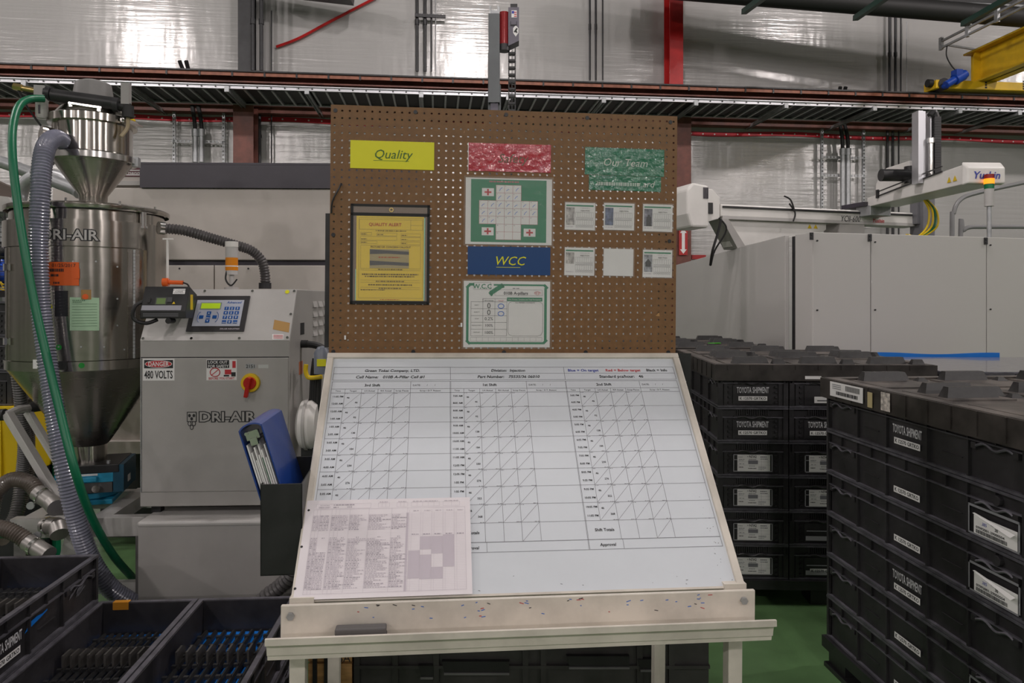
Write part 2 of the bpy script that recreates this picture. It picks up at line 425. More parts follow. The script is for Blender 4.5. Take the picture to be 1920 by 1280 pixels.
for px, wp in ((1668,5),(1679,5),(1689,3)): pole(px, 20, 176, wp, M['black'], ('thick' if wp > 3 else 'thin')+' black wall pipe above the rail near the yellow crane', 'black pipes near the crane')
for px, wp in ((1664,5),(1674,5),(1685,3)): pole(px, 238, 470, wp, M['black'], ('thick' if wp > 3 else 'thin')+' black wall pipe behind the white robot', 'black pipes behind the robot')
for px, wp in ((474,6),(490,6)): pole(px, -60, 132, wp+1, M['black'], 'black pipe beside the black column above the crane rail', 'pipes beside the black column', 11.0)
pole(486, 199, 306, 7, M['black'], 'thick black pipe on the wall beside the maroon column', None)
pole(509, 20, 308, 2.5, M['black'], 'thin black rod running down the film wall past the crane rail', None)
pole(817, -60, 134, 1.5, M['galv'], 'thin grey rod beside the black wall pipes', None)
pole(1700, 40, 176, 1.5, M['galv'], 'thin bright rod on the wall near the yellow crane', None)
b = MB()
for k in range(9): b.box(k*.055, 0, 0, k*.055+.04, .03, .05)
o = b.box(0,.012,0,.48,.03,.05).build('slotted_strut', M['black']); o.location = PY(778, 31, 11.33)
tag(o, 'short black slotted strut clamped across the wall pipes', 'strut')
# strut frames with conduits
def strut_frame(px0, px1, ytop, ybot, ybars, cond, ctop, label, lab2):
    Y = 11.38; t = thing('strut_frame', label, 'strut frame', (0, Y, 0))
    for px in (px0, px1):
        x = wx(px, 250, Y); b = MB(); z0 = wz(px, ybot, Y); z1 = wz(px, ytop, Y)
        b.box(x-.02, 0, z0, x-.012, .04, z1).box(x+.012, 0, z0, x+.02, .04, z1)
        n = int((z1-z0)/.06)
        for k in range(n): b.box(x-.012, 0, z0+k*.06, x+.012, .01, z0+k*.06+.035)
        b.build('upright', M['galv'], t)
    for yb in ybars:
        z = wz(px0, yb, Y); b = MB(); xa, xb = wx(px0-4, yb, Y), wx(px1+4, yb, Y); n = int((xb-xa)/.06)
        b.box(xa, -.03, z-.02, xb, -.02, z-.012).box(xa, -.03, z+.012, xb, -.02, z+.02)
        for k in range(n): b.box(xa+k*.06, -.03, z-.012, xa+k*.06+.03, -.02, z+.012)
        b.build('cross_bar', M['galv'], t)
    for k, px in enumerate(cond):
        b = MB(); p = PY(px, ybot, 11.3); top = wz(px, ctop, 11.3) - p.z
        b.cyl((0,0,0), (0,0,top), .04, n=12).cyl((0,0,top-.08), (0,0,top+.03), .05, n=12)
        o = b.build('conduit', M['galv']); o.location = p; tag(o, ('first','second')[k] + ' galvanised conduit of the ' + lab2.replace('conduit pair','pair'), 'conduit', lab2)
        c = MB().tube(spl([(0,0,top), (-.02,-.01,top+.25), (-.10-.03*k,-.02,top+.7), (-.16,-.2,top+1.0)], 6), .03, 8)
        o = c.build('power_cable', M['rubber']); o.location = p
        tag(o, 'black tray cable dropping into the ' + ('first','second')[k] + ' conduit of the ' + lab2.replace('conduit pair','pair'), 'cable', 'cables into ' + lab2)
strut_frame(326, 419, 198, 304, [265], [366, 378], 246, 'galvanised strut frame on the wall behind the loader', 'conduit pair between loader and maroon column')
strut_frame(1542, 1620, 238, 420, [295, 329], [1580, 1590], 282, 'tall galvanised strut frame on the wall behind the robot beam', 'conduit pair behind the robot beam')
# red rope and roof bits
tag(MB().tube(spl([PY(518,88,11.45), PY(560,72,11.45), PY(620,40,11.45), PY(705,-4,11.45)], 6), .022, 6).build('red_rope', M['red']), 'thin red rope running diagonally up the film wall', 'rope')
def roofbar(name, a, b, w_, h_, m, label, cat='beam'):
    return tag(MB().bar(a, b, w_, h_).build(name, m), label, cat)
roofbar('roof_purlin', PD(500,-30,10.6), PD(660,-12,10.6), .35, .22, M['black'], 'dark roof purlin at the top edge of the wall above the red rope')
o = tag(MB().cyl(PD(1180,-26,10.3), PD(2050,43,10.3), .14, n=14).build('duct_pipe', M['rubber']), 'thick black pipe under the roof above the red column', 'pipe')
o = tag(MB().cyl(PD(1250,-14,10.5), PD(2050,18,10.5), .03, n=10).build('sprinkler_pipe', M['galv']), 'thin silver sprinkler pipe under the roof', 'pipe')
roofbar('roof_girder', PD(1180,-45,10.6), PD(2050,20,10.6), .2, .42, M['rubber'], 'dark roof girder behind the black pipe')
for i, (a, b_) in enumerate([((1395,22),(1440,-12)), ((1604,34),(1665,-8)), ((1806,45),(1910,-14))]):
    tag(MB().bar(PD(*a, 9.9), PD(*b_, 8.6), .07, .07).build('angle_brace', mat('brace_green', (.02,.06,.045), .5)), ('short dark green brace nearest the red column','dark green brace midway along the roof pipe','long dark green brace above the yellow crane')[i], 'brace', 'roof braces')
# ================================================================ yellow crane on the runway
zR = wz(0, 121, RY)
def crane():
    pL = PY(1745, 180, RY-.1)
    t = thing('bridge_crane', 'yellow bridge crane riding on the runway beam', 'crane', (pL.x, RY-.1, zR))
    x1 = wx(1815, 160, RY) - pL.x; W = 3.2
    h = wz(1745, 155, RY) - zR - .02; zb = .03
    MB().box(.0, -.12, zb, W, .16, h).build('end_truck', M['yellow'], t, .01)
    for x in (.12, W-.3): MB().cyl((x, -.14, .09), (x, .18, .09), .09, n=20).build('wheel', M['black'], t)
    MB().cyl((.0,-.02,.13),(-.07,-.02,.13),.06,n=14).build('bumper', M['rubber'], t)
    gx = x1; gz0 = h; gz1 = wz(1820, 98, RY) - zR
    L = 7.5
    MB().box(gx, -L, gz0, gx+.30, .2, gz0+.025).build('lower_flange', M['yellow'], t)
    MB().box(gx, -L, gz1-.025, gx+.30, .2, gz1).build('upper_flange', M['yellow'], t)
    MB().box(gx+.13, -L, gz0, gx+.16, .2, gz1).build('web', M['yellow'], t)
    MB().prism([(gx,.0,gz0),(gx+.30,.0,gz0),(gx+.30,.0,gz1),(gx+.06,.0,gz1),(gx+.02,.0,gz1-.1)], (0,.03,0)).build('end_plate', M['yellow'], t)
    MB().prism([(gx+.30,-.1,h),(gx+1.0,-.1,h),(gx+.30,-.1,h+.001),], (0,.1,0)).build('gusset', M['yellow'], t)
    # number stencil
    b = MB()
    for k in range(2):
        for j in range(4): b.box(gx+.10+k*.62, -.1212, .05+j*.036, gx+.135+k*.62, -.1205, .076+j*.036)
    b.build('stencil', M['ink'], t)
    # blue drive motor, tilted
    m = MB().cyl((.08,-.22,.05),(.22,-.22,.13),.055,n=18).cyl((.22,-.22,.13),(.35,-.22,.20),.08,n=18).cyl((.35,-.22,.20),(.39,-.22,.225),.065,n=18)
    m.box(.20,-.29,.18,.30,-.17,.27).cyl((.11,-.22,.05),(.11,-.10,.05),.04,n=12)
    m.build('drive_motor', M['bluemotor'], t, 0)
    # festoon rail and cable
    f = MB()
    a = Vector((gx-.42,-.1,gz1+.06))
    for dz in (0,.10): f.bar(a+Vector((0,.2,dz)), a+Vector((0,-L,dz)), .03, .03)
    for k in range(14): f.box(a.x-.02, .1-k*.55, a.z-.03, a.x+.02, .16-k*.55, a.z+.16)
    f.bar((a.x,0,a.z),(gx+.1,0,gz1),.025,.025)
    f.build('festoon_rail', M['galv'], t)
    MB().tube(spl([(a.x,.0,a.z),(a.x-.05,-.05,a.z-.18),(a.x-.04,-.14,a.z-.36),(.25,-.22,.26)],6),.009,6).build('cable', M['rubber'], t)
    MB().cyl((gx+.02,-1.2,gz0-.03),(gx+.02,-1.32,gz0-.03),.09,n=14).box(gx-.06,-1.34,gz0-.04,gx+.1,-1.18,gz0+.06).build('trolley_bumper', M['black'], t)
crane()
# ================================================================ mast behind the pegboard
def mast():
    D = 5.6; p = PD(927, 200, D); zt = PD(927, 15, D).z
    t = thing('lift_mast', 'grey vertical lift mast rising behind the pegboard with red cylinder', 'mast', (p.x, p.y, 0), R(-6))
    s = D/FPX
    mg = mat('mast_grey', (.115,.125,.13), .4, .2, .1, 5); mg2 = mat('mast_plum', (.13,.12,.15), .42, .1, .1, 5)
    MB().box(-12*s, 0, .3, -7*s, .10, zt-.35).box(7*s, 0, .3, 12*s, .10, zt-.6).build('side_rail', mg, t)
    MB().box(-7*s, -.03, .3, 7*s, .07, zt-.25).build('column', mg2, t)
    MB().box(-11*s, -.045, zt-.75, 10*s, .08, zt-.06).build('sleeve', mg, t)
    MB().box(-9*s, -.04, zt-.06, -6*s, .08, zt).box(6*s, -.04, zt-.06, 10*s, .08, zt).box(-9*s,.04,zt-.06,10*s,.08,zt).build('fork', M['galv'], t)
    MB().box(-.2, -.2, 0, .25, .2, .3).build('base', M['black'], t)
    b = MB().cyl((18*s, 0, zt-.29), (18*s, 0, zt-.04), 10*s, n=24); b.build('red_cylinder', mat('cylinder_red', (.25,.012,.015), .15, .1, coat=.8), t)
    MB().cyl((18*s,0,zt-.34),(18*s,0,zt-.29),10.5*s,n=24).build('cylinder_base', M['black'], t)
    MB().hexa([(26*s,-.04,zt-.31),(46*s,-.04,zt-.27),(46*s,.08,zt-.27),(26*s,.08,zt-.31),(26*s,-.04,zt-.01),(46*s,-.04,zt-.01),(46*s,.08,zt-.01),(26*s,.08,zt-.01)]).build('chain_box', mg2, t)
    MB().box(30*s,-.02,zt-.01,43*s,.06,zt+.025).build('chain_cap', M['plastic'], t)
    b = MB().box(32*s,-.0415,zt-.09,42*s,-.0405,zt-.035); b.build('flag_sticker', M['paper'], t)
    b = MB().box(32.5*s,-.0425,zt-.06,37*s,-.0418,zt-.04,0)
    for k in range(3): b.box(37*s,-.0425,zt-.085+k*.016,41.5*s,-.0418,zt-.078+k*.016,1)
    b.build('flag_print', [M['inkb'], M['inkr']], t)
    b = MB().prism([(40*s,-.0415,zt-.24),(45*s,-.0415,zt-.21),(45*s,-.0415,zt-.175),(40*s,-.0415,zt-.15),(35*s,-.0415,zt-.175),(35*s,-.0415,zt-.21)], (0,-.001,0)); b.build('hazard_sticker', M['paper'], t)
    b = MB(); b.bar((37.5*s,-.0435,zt-.205),(42.5*s,-.0435,zt-.175),.001,.012,(0,0,1)); b.bar((40*s,-.0435,zt-.19),(42*s,-.0435,zt-.21),.001,.01,(0,0,1)); b.build('hazard_print', M['ink'], t)
    b = MB().box(30*s,-.043,zt-.155,42*s,-.041,zt-.145).box(30*s,-.043,zt-.145,31*s,-.041,zt-.12).box(41*s,-.043,zt-.145,42*s,-.041,zt-.12); b.build('bracket_mark', M['ink'], t)
    # cable chain links
    lk = MB().box(26*s,0,0,28*s,.05,.05).box(38*s,0,0,40*s,.05,.05).box(26*s,0,.0,40*s,.05,.016).box(32.4*s,0,0,33.6*s,.05,.05)
    lk = lk.mesh('chain_link', M['plastic'])
    for k in range(30): mobj('chain_link', lk, t).location = (0, 0, zt-.36-k*.056)
mast()
# ================================================================ right moulding machine guard
ZE = 2.12
def guard():
    P = [PZ(1270,497,ZE), PZ(1395,463,ZE), PZ(1480,441,ZE), PZ(1490,439.5,ZE), PZ(1524,435,ZE), PZ(1633,438,ZE), PZ(1850,444.5,ZE), PZ(2040,450,ZE)]
    t = thing('machine_guard', 'long white sheet metal guard around the moulding machine at right', 'machine guard', (0,0,0))
    for i in range(len(P)-1):
        a, b = P[i].copy(), P[i+1].copy(); d = (b-a).normalized(); n = Vector((d.y, -d.x, 0)); n = -n if n.y > 0 else n
        g = .004; a2, b2 = a+d*g, b-d*g; th = .03
        if i == 2:
            MB().hexa([(p.x, p.y, 0) for p in (a2-n*.02, b2-n*.02, b2-n*.05, a2-n*.05)] + [(p.x, p.y, ZE-.01) for p in (a2-n*.02, b2-n*.02, b2-n*.05, a2-n*.05)]).build('gap_post', M['black'], t); continue
        q = [a2, b2, b2-n*th, a2-n*th]
        MB().hexa([(p.x, p.y, .02) for p in q] + [(p.x, p.y, ZE) for p in q]).build('guard_panel', M['encl'], t, .004)
        if i in (4, 5, 6):
            sc = MB()
            for z in (ZE-.06, ZE-.55, ZE-1.1):
                c = a2 + d*.03; sc.cyl((c.x, c.y, z), (c.x+n.x*.008, c.y+n.y*.008, z), .006, n=10)
            sc.build('screw', M['black'], t)
            c = a2 - d*.02; h_ = MB().box(-.013,-.008,-.026,.013,.0,.026).cyl((0,-.012,.012),(0,0,.012),.007,n=8).cyl((0,-.012,-.012),(0,0,-.012),.007,n=8)
            o = h_.build('hinge', M['black'], t); o.location = (c.x+n.x*.004, c.y+n.y*.004, ZE-.03)
    # window at far left of the guard
    a, b = P[0], P[1]; d = (b-a).normalized(); n = Vector((d.y,-d.x,0)); n = -n if n.y > 0 else n
    w0, w1 = PZ(1271,500,ZE), PZ(1293,492,ZE)
    q = [w0+n*.01, w1+n*.01, w1+n*.004, w0+n*.004]
    zl, zh = 1.0, 1.85
    MB().hexa([(p.x,p.y,zl) for p in q]+[(p.x,p.y,zh) for p in q]).build('window_pane', mat('smoked_pane', (.20,.20,.20), .12, .2), t)
    return P
GP = guard()
# ================================================================ robot
def robot():
    D = 6.6
    a = PD(1351,411,D); b = PD(1724,425,D*1.0)
    zb = PD(1351,410,D).z
    a = PZ(1351,410,zb); b = PZ(1724,424.5,zb); d = (b-a).normalized(); L = (b-a).length; ang = math.atan2(d.y, d.x)
    H = PD(1351,382,D).z - zb
    t = thing('beam_robot', 'white take-out robot with long beam and cross arm above the machine guard', 'robot', (a.x, a.y, zb), ang)
    s = D/FPX
    MB().box(0,0,.02,L,.22,H).build('beam', M['white'], t, .012)
    MB().box(.02,-.004,0,L,.2,.03).build('beam_lower_lip', M['lgrey'], t)
    MB().box(.02,-.012,H-.035,L-.1,-.0,H-.018).build('guide_rail', M['plastic'], t)
    # left end motor housing
    MB().prism([(-.13,-.02,-.03),(-.02,-.02,.0),(-.02,-.02,H+.06),(-.10,-.02,H+.13),(-.24,-.02,H+.13),(-.24,-.02,-.08)], (0,.3,0)).build('end_bracket', M['white'], t, .006)
    MB().prism([(-.42,-.12,.02),(-.38,-.12,-.10),(-.20,-.12,-.10),(-.20,-.12,.28),(-.36,-.12,.30),(-.42,-.12,.24)], (0,.34,0)).build('motor_housing', M['white'], t, .02)
    MB().box(-.185,-.03,.04,-.10,-.019,.14).build('fan_grille', M['plastic'], t)
    g = MB()
    for k in range(4): g.box(-.26+k*.014,-.126,.16,-.252+k*.014,-.119,.26)
    g.build('vent_slots', M['slate'], t)
    # riser plate under the beam
    MB().prism([(.03,.04,.0),(1.22,.04,.0),(1.22,.04,-.06),(1.12,.04,-.12),(.6,.04,-.17),(.24,.04,-.25),(.15,.04,-.25)], (0,.14,0)).build('riser', M['white'], t)
    MB().hexa([(.17,-.02,-.27),(.27,-.02,-.27),(.27,.2,-.27),(.17,.2,-.27),(.0,-.02,.0),(.07,-.02,.0),(.07,.2,.0),(.0,.2,.0)]).build('leg', M['grey'], t)
    MB().box(1.35,.0,-zb+.0,1.65,.22,.0).build('pedestal', M['grey'], t)
    for k in range(2): MB().prism([(1.0+k*.07,.037,-.055),(1.05+k*.07,.037,-.055),(1.025+k*.07,.037,-.015)], (0,-.001,0)).build('warning_sticker', M['yellowp'], t)
    b_ = MB(); text(b_, 'YCII-600', (1.35,-.0065,.022),(1,0,0),(0,0,1),.055,'l',.25,0,.24)
    b_.build('model_lettering', M['ink'], t)
    b_ = MB(); text(b_, 'Yushin', (1.74,-.0065,.022),(1,0,0),(0,0,1),.038,'l',.25,1,.15); b_.build('maker_lettering', M['inkr'], t)
    b_ = MB().tube(spl([(.75,-.01,.17),(.80,-.03,.08),(.78,-.03,-.0)],5),.008,6).tube(spl([(.70,0,.24),(.76,-.02,.20),(.80,-.03,.08)],5),.008,6); b_.build('cable_tie', M['rubber'], t)
    # carriage
    cx_ = (PD(1700,400,D)-PD(1351,410,D)).length
    MB().box(1.59,-.14,H-.065,1.84,.05,H+.035).build('carriage', M['galv'], t, .006)
    MB().box(1.55,-.10,H+.03,1.9,.2,H+.07).build('carriage_plate', M['slate'], t)
    # drop column on the beam end
    MB().box(L-.06,-.10,-.12,L+.09,.06,H+.32).box(L-.09,-.06,.02,L+.0,.02,.5).build('drop_column', mat('robot_grey', (.22,.22,.24), .4, .3), t)
    # cross arm: direct from the photo at constant height
    za = PD(1626,388,7.0).z
    iv = Matrix.Translation((a.x,a.y,zb)) @ Matrix.Rotation(ang,4,'Z'); iv = iv.inverted()
    A0 = PZ(1626,388,za); A1 = PZ(1807,345,za); dirv = (A1-A0).normalized(); side = Vector((-dirv.y, dirv.x, 0)); side = side if side.x > 0 else -side
    wv = side*.30; h0 = PD(1626,371,(A0-Vector((0,0,EYE))).dot(Vector((_s,_c,0)))).z - za; h1 = .155
    b0, b1 = A0, A1
    arm = MB().hexa([b0, b1, b1+wv, b0+wv, b0+Vector((0,0,h0)), b1+Vector((0,0,h1)), b1+wv+Vector((0,0,h1)), b0+wv+Vector((0,0,h0))]).xf(iv)
    arm.build('cross_arm', M['white'], t, .006)
    rl = MB()
    for k in (.02,.06): rl.bar(b0+(b1-b0)*.14-side*.006+Vector((0,0,h0-.03+k)), b0+(b1-b0)*.82-side*.006+Vector((0,0,h1-.03+k)), .008, .01)
    rl.bar(b0+(b1-b0)*.14-side*.008+Vector((0,0,h0-.03)), b0+(b1-b0)*.14-side*.008+Vector((0,0,h0+.05)), .02, .03, (dirv.x,dirv.y,0))
    rl.xf(iv).build('arm_rails', M['plastic'], t)
    hd = MB().hexa([b1-side*.02+dirv*.0-Vector((0,0,.01)), b1+dirv*.05-side*.0+Vector((0,0,.0)), b1+dirv*.05+wv, b1+wv-Vector((0,0,.01)),
                    b1-side*.02+Vector((0,0,h1+.02)), b1+dirv*.05-side*.0+Vector((0,0,.12)), b1+dirv*.05+wv+Vector((0,0,.12)), b1+wv+Vector((0,0,h1+.02))]).xf(iv)
    hd.build('arm_head', M['white'], t, .01)
    e = b1+dirv*.054+Vector((0,0,.035)); tx = MB(); text(tx, 'Yushin', e+wv*.48, side, (0,0,1), .055, 'c', .25, 1); tx.xf(iv).build('head_lettering', M['inkb'], t)
    for k in range(2):
        c = b1-dirv*(.10+.07*k)-side*.004+Vector((0,0,.04)); MB().prism([c-dirv*.025,c+dirv*.025,c+Vector((0,0,.045))], -side*.001).xf(iv).build('warning_sticker', M['yellowp'], t)
    # rear hood of the arm
    hb = MB(); c0 = b0+(b1-b0)*.04
    prof = [(0,.0),(.02,.16),(.10,.28),(.22,.33),(.62,.33),(.62,0)]
    hb.prism([c0+dirv*u*.9+wv*.15+Vector((0,0,h0+v*.75)) for u, v in prof], wv*.7); hb.xf(iv).build('rear_hood', M['white'], t, .006)
    # drive motor
    m0 = b0+(b1-b0)*.42+wv*.4+Vector((0,0,h0+.12)); mm = MB().cyl(m0-side*.32, m0-side*.05, .055, n=16).cyl(m0-side*.05+Vector((0,0,-.07)), m0-side*.05+Vector((0,0,.08)), .05, n=12)
    mm.xf(iv).build('drive_motor', M['plastic'], t)
    MB().hexa([m0-side*.05+dirv*0-Vector((0,0,.1)), m0+dirv*.2-side*.05-Vector((0,0,.1)), m0+dirv*.2+side*.1-Vector((0,0,.1)), m0+side*.1-Vector((0,0,.1))]+[p+Vector((0,0,.2)) for p in (m0-side*.05, m0+dirv*.2-side*.05, m0+dirv*.2+side*.1, m0+side*.1)]).xf(iv).build('gear_block', M['galv'], t)
    # vertical mast profile
    mz = PY(1740,207,9).z
    Dm = 6.1; q0 = PD(1740,440,Dm); zt = PD(1740,207,Dm).z; zlo = za+h0
    vm = MB(); sm_ = Dm/FPX
    for x0, x1, y in ((-18,-9,0),(-8,-2,.02),(8,11,.03)): vm.box(x0*sm_, y, zlo, x1*sm_, y+.10, zt)
    mloc = Matrix.Translation((q0.x, q0.y, 0)) @ Matrix.Rotation(-YAW, 4, 'Z')
    vm.xf(iv @ mloc).build('mast_profile', M['alu'], t)
    vr = MB().cyl((4*sm_,-.01,zlo),(4*sm_,-.01,zt-.28),.02,n=12).cyl((4*sm_,-.01,zt-.28),(4*sm_,-.01,zt-.24),.03,n=12).xf(iv @ mloc); vr.build('air_cylinder', M['chrome'], t)
    vc = MB()
    n = 26
    for k in range(n): z = zlo+(zt-.05-zlo)*k/n; vc.box(13*sm_, 0, z, 25*sm_, .07, z+(zt-zlo)/n*.86)
    vc.tube(spl([(19*sm_,.03,zt-.06),(15*sm_,.03,zt-.01),(8*sm_,.03,zt-.04)],5), .03, 8)
    vc.xf(iv @ mloc).build('cable_chain', M['plastic'], t)
    # yellow and green air lines at the beam end
    for k, (m_, dx) in enumerate(((M['yellowp'],.0),(M['green'],.02),(M['yellowp'],-.03),(M['yellowp'],.04))):
        w_ = [PD(1735+dx*80,375,6.3), PD(1748+dx*200,395,6.3), PD(1746+dx*260,425,6.3), PD(1722+dx*100,444,6.3), PD(1700+dx*50,440,6.3)]
        MB().tube(spl(w_,6), .009, 6).xf(iv).build('air_line', m_, t)
    MB().tube(spl([PD(1352,412,6.5),PD(1345,440,6.5),PD(1336,470,6.5),PD(1332,497,6.6)],6),.012,6).tube(spl([PD(1348,408,6.5),PD(1362,430,6.5),PD(1340,470,6.55),PD(1333,497,6.6)],6),.008,6).xf(iv).build('end_cable', M['rubber'], t)
robot()
# signal tower on the guard
def signal_tower():
    p = PZ(1864, 445, ZE); D = (p-Vector((0,0,EYE))).dot(Vector((_s,_c,0))); s = D/FPX
    t = thing('signal_tower', 'stack light on grey pole with lit amber section above the guard', 'signal light', (p.x, p.y+.05, ZE-.05))
    z = lambda y: PD(1864, y, D).z - ZE + .05
    MB().cyl((0,0,0),(0,0,z(385)),4*s,n=12).build('pole', M['galv'], t)
    for y0, y1, r, m in ((385,352,8,M['lgrey']),(352,343,8.3,mat('green_lens',(.0,.16,.05),.25)),(343,333,8.8,mat('amber_lit',(1,.30,.01),.3,emit=1.3)),(333,325,8.3,mat('red_lens',(.3,.01,.005),.25))):
        MB().cyl((0,0,z(y0)),(0,0,z(y1)),r*s,n=20).build('lens' if y0 < 380 else 'body', m, t)
signal_tower()
# bent handrail tubes behind the guard
for pts, lab in (([(1785,446),(1788,400),(1800,375),(1830,362),(1920,342),(2000,325)], 'grey bent handrail tube rising to the right behind the guard'),
                 ([(1801,446),(1806,433),(1818,426),(1850,425),(2000,425)], 'low grey bent handrail tube behind the guard')):
    P = [PD(x, y, 7.0) for x, y in pts]; P = [Vector((P[0].x, P[0].y, 0))] + P
    tag(MB().tube(spl(P, 6), .021, 10).build('handrail', mat('rail_grey',(.25,.25,.255),.4)), lab, 'handrail')
# ================================================================ board stand
PSI, RHO, W0, PH, BA, BB = .0988-YAW, .0082, EYE-.192, .852, .600, .598
_sx, _sd = -.020, 2.506
SLOC = Vector((_sx*_c+_sd*_s, -_sx*_s+_sd*_c, 0)) - Vector((math.cos(PSI), math.sin(PSI), 0))*W0*math.sin(RHO)
STAND = Matrix.Translation(SLOC) @ Matrix.Rotation(PSI, 4, 'Z') @ Matrix.Rotation(RHO, 4, 'Y')
t = thing('board_stand', 'white framed stand holding a brown pegboard above a sloped whiteboard', 'board stand')
t.location = SLOC; t.rotation_euler = (0, RHO, PSI)
stand = t
def pegboard(W, H, th, p=.0254, r=.0038):
    nx, nz = int(W/p), int(H/p); ox, oz = (W-nx*p)/2, (H-nz*p)/2; b = MB()
    o8 = [(r*math.cos(R(22.5+45*k)), r*math.sin(R(22.5+45*k))) for k in range(8)]; q = p/2
    c4 = [(q,q),(-q,q),(-q,-q),(q,-q)]
    loc = [(x,0,z) for x,z in c4+o8] + [(x,th,z) for x,z in c4+o8]
    fs = []
    for c in range(4):
        a, b1, n = 4+(2*c) % 8, 4+(2*c+1) % 8, 4+(2*c+2) % 8
        fs += [(c,a,b1), (c,b1,n,(c+1) % 4)]
        fs += [(12+c,12+b1,12+a), (12+c,12+(c+1) % 4,12+n,12+b1)]
    # octagon vertex 0 at 22.5 deg, 1 at 67.5: both face corner 0 (45 deg)
    fs += [(4+k,16+k,16+(k+1) % 8,4+(k+1) % 8) for k in range(8)]
    fs = [tuple(reversed(f)) for f in fs]
    for i in range(nx):
        for k in range(nz):
            x, z = -W/2+ox+(i+.5)*p, oz+(k+.5)*p
            b.add([(x+v[0], v[1], z+v[2]) for v in loc], fs)
    for x0,z0,x1,z1 in ((-W/2,0,W/2,oz),(-W/2,H-oz,W/2,H),(-W/2,oz,-W/2+ox,H-oz),(W/2-ox,oz,W/2,H-oz)):
        if x1-x0 > 1e-5 and z1-z0 > 1e-5: b.box(x0,0,z0,x1,th,z1)
    return b
pb = pegboard(1.22, PH, .005); pb.v = [(x, y, z+W0) for x, y, z in pb.v]
pb.build('pegboard', M['peg'], t)['label'] = 'brown perforated hardboard'
sc = MB().cyl((0,-.002,0),(0,0,0),.007,n=12).mesh('screw', M['black'])
for px, py in ((629,207),(779,210),(949,215),(1101,221),(1257,229),(625,440),(1255,452),(625,659),(775,659),(945,660),(1098,660),(1253,660)):
    d = ray(px, py); o = Vector((0,0,EYE)); I = STAND.inverted(); O = I @ o; Dv = I.to_3x3() @ d; q = O + Dv*(-O.y/Dv.y)
    mobj('screw', sc, t).location = (q.x, 0, q.z)
# whiteboard frame in board coords: x right, s down the slope, n out of the face
BL = math.hypot(BA-.02, BB); BS = Vector((0, -(BA-.02)/BL, -BB/BL)); BN = Vector((0, -BB/BL, (BA-.02)/BL))
BM = Matrix(((1,0,0,0),(0,-BN.y,-BS.y,-.02),(0,-BN.z,-BS.z,W0),(0,0,0,1)))   # local (x, depth, up-slope) -> stand
def bbox(b, x0, s0, x1, s1, n0, n1, mi=0): return b.box(x0, -n1, -s1, x1, -n0, -s0, mi)
bbox(MB(), -.597, .012, .597, BL-.004, -.012, -.002).xf(BM).build('whiteboard', M['wb'], t)
for nm, a in (('frame_rail', (-.61,0,.61,.020)), ('frame_rail', (-.61,.020,-.588,BL)), ('frame_rail', (.588,.020,.61,BL))):
    f = bbox(MB(), *a, -.016, .008).xf(BM); f.build(nm, M['cream'], t, .003)
bbox(MB(), -.597, BL-.006, .597, BL, -.014, .0).xf(BM).build('bottom_edge', M['cream'], t)
bbox(MB(), -.59, .012, .59, BL-.012, -.03, -.012).xf(BM).build('backing', mat('backing_dark', (.12,.11,.10), .7), t)
class Sheet:
    """flat print: x right, y down from the top left, in metres"""
    def __init__(s, W, H, lift=.0): s.W, s.H, s.lift, s.mb = W, H, lift, MB()
    def P(s, x, y, l=1): return Vector((x-s.W/2, -s.lift-l*.0004, s.H/2-y))
    def rect(s, x0, y0, x1, y1, mi=0, l=1):
        s.mb.quad(s.P(x0,y1,l), s.P(x1,y1,l), s.P(x1,y0,l), s.P(x0,y0,l), mi); return s
    def line(s, x0, y0, x1, y1, w=.001, mi=0, l=1.5):
        d = Vector((x1-x0, y1-y0)); d.normalize(); n = Vector((-d.y, d.x))*w/2
        s.mb.quad(s.P(x0+n.x,y0+n.y,l), s.P(x1+n.x,y1+n.y,l), s.P(x1-n.x,y1-n.y,l), s.P(x0-n.x,y0-n.y,l), mi); return s
    def frame(s, x0, y0, x1, y1, w=.001, mi=0, l=1.5):
        for a in ((x0,y0,x1,y0),(x0,y1,x1,y1),(x0,y0,x0,y1),(x1,y0,x1,y1)): s.line(*a, w, mi, l)
        return s
    def txt(s, st, x, y, h, align='c', mi=0, l=2, **k):
        text(s.mb, st, s.P(x, y, l), (1,0,0), (0,0,1), h, align, mi=mi, **k); return s
    def scribble(s, x0, y, x1, h, mi=0, seed=0, l=2):
        r = random.Random(seed); x = x0
        while x < x1:
            w_ = min(r.uniform(.002,.009), x1-x); s.rect(x, y-h, x+w_, y, mi, l); x += w_+r.uniform(.001,.003)
        return s
    def stroke(s, pts, w=.002, mi=0, l=2.5):
        for a, b in zip(pts, pts[1:]): s.line(*a, *b, w, mi, l)
        return s
def oval(x, y, rx, ry, n=16): return [(x+rx*math.cos(2*math.pi*k/n), y+ry*math.sin(2*math.pi*k/n)) for k in range(n+1)]
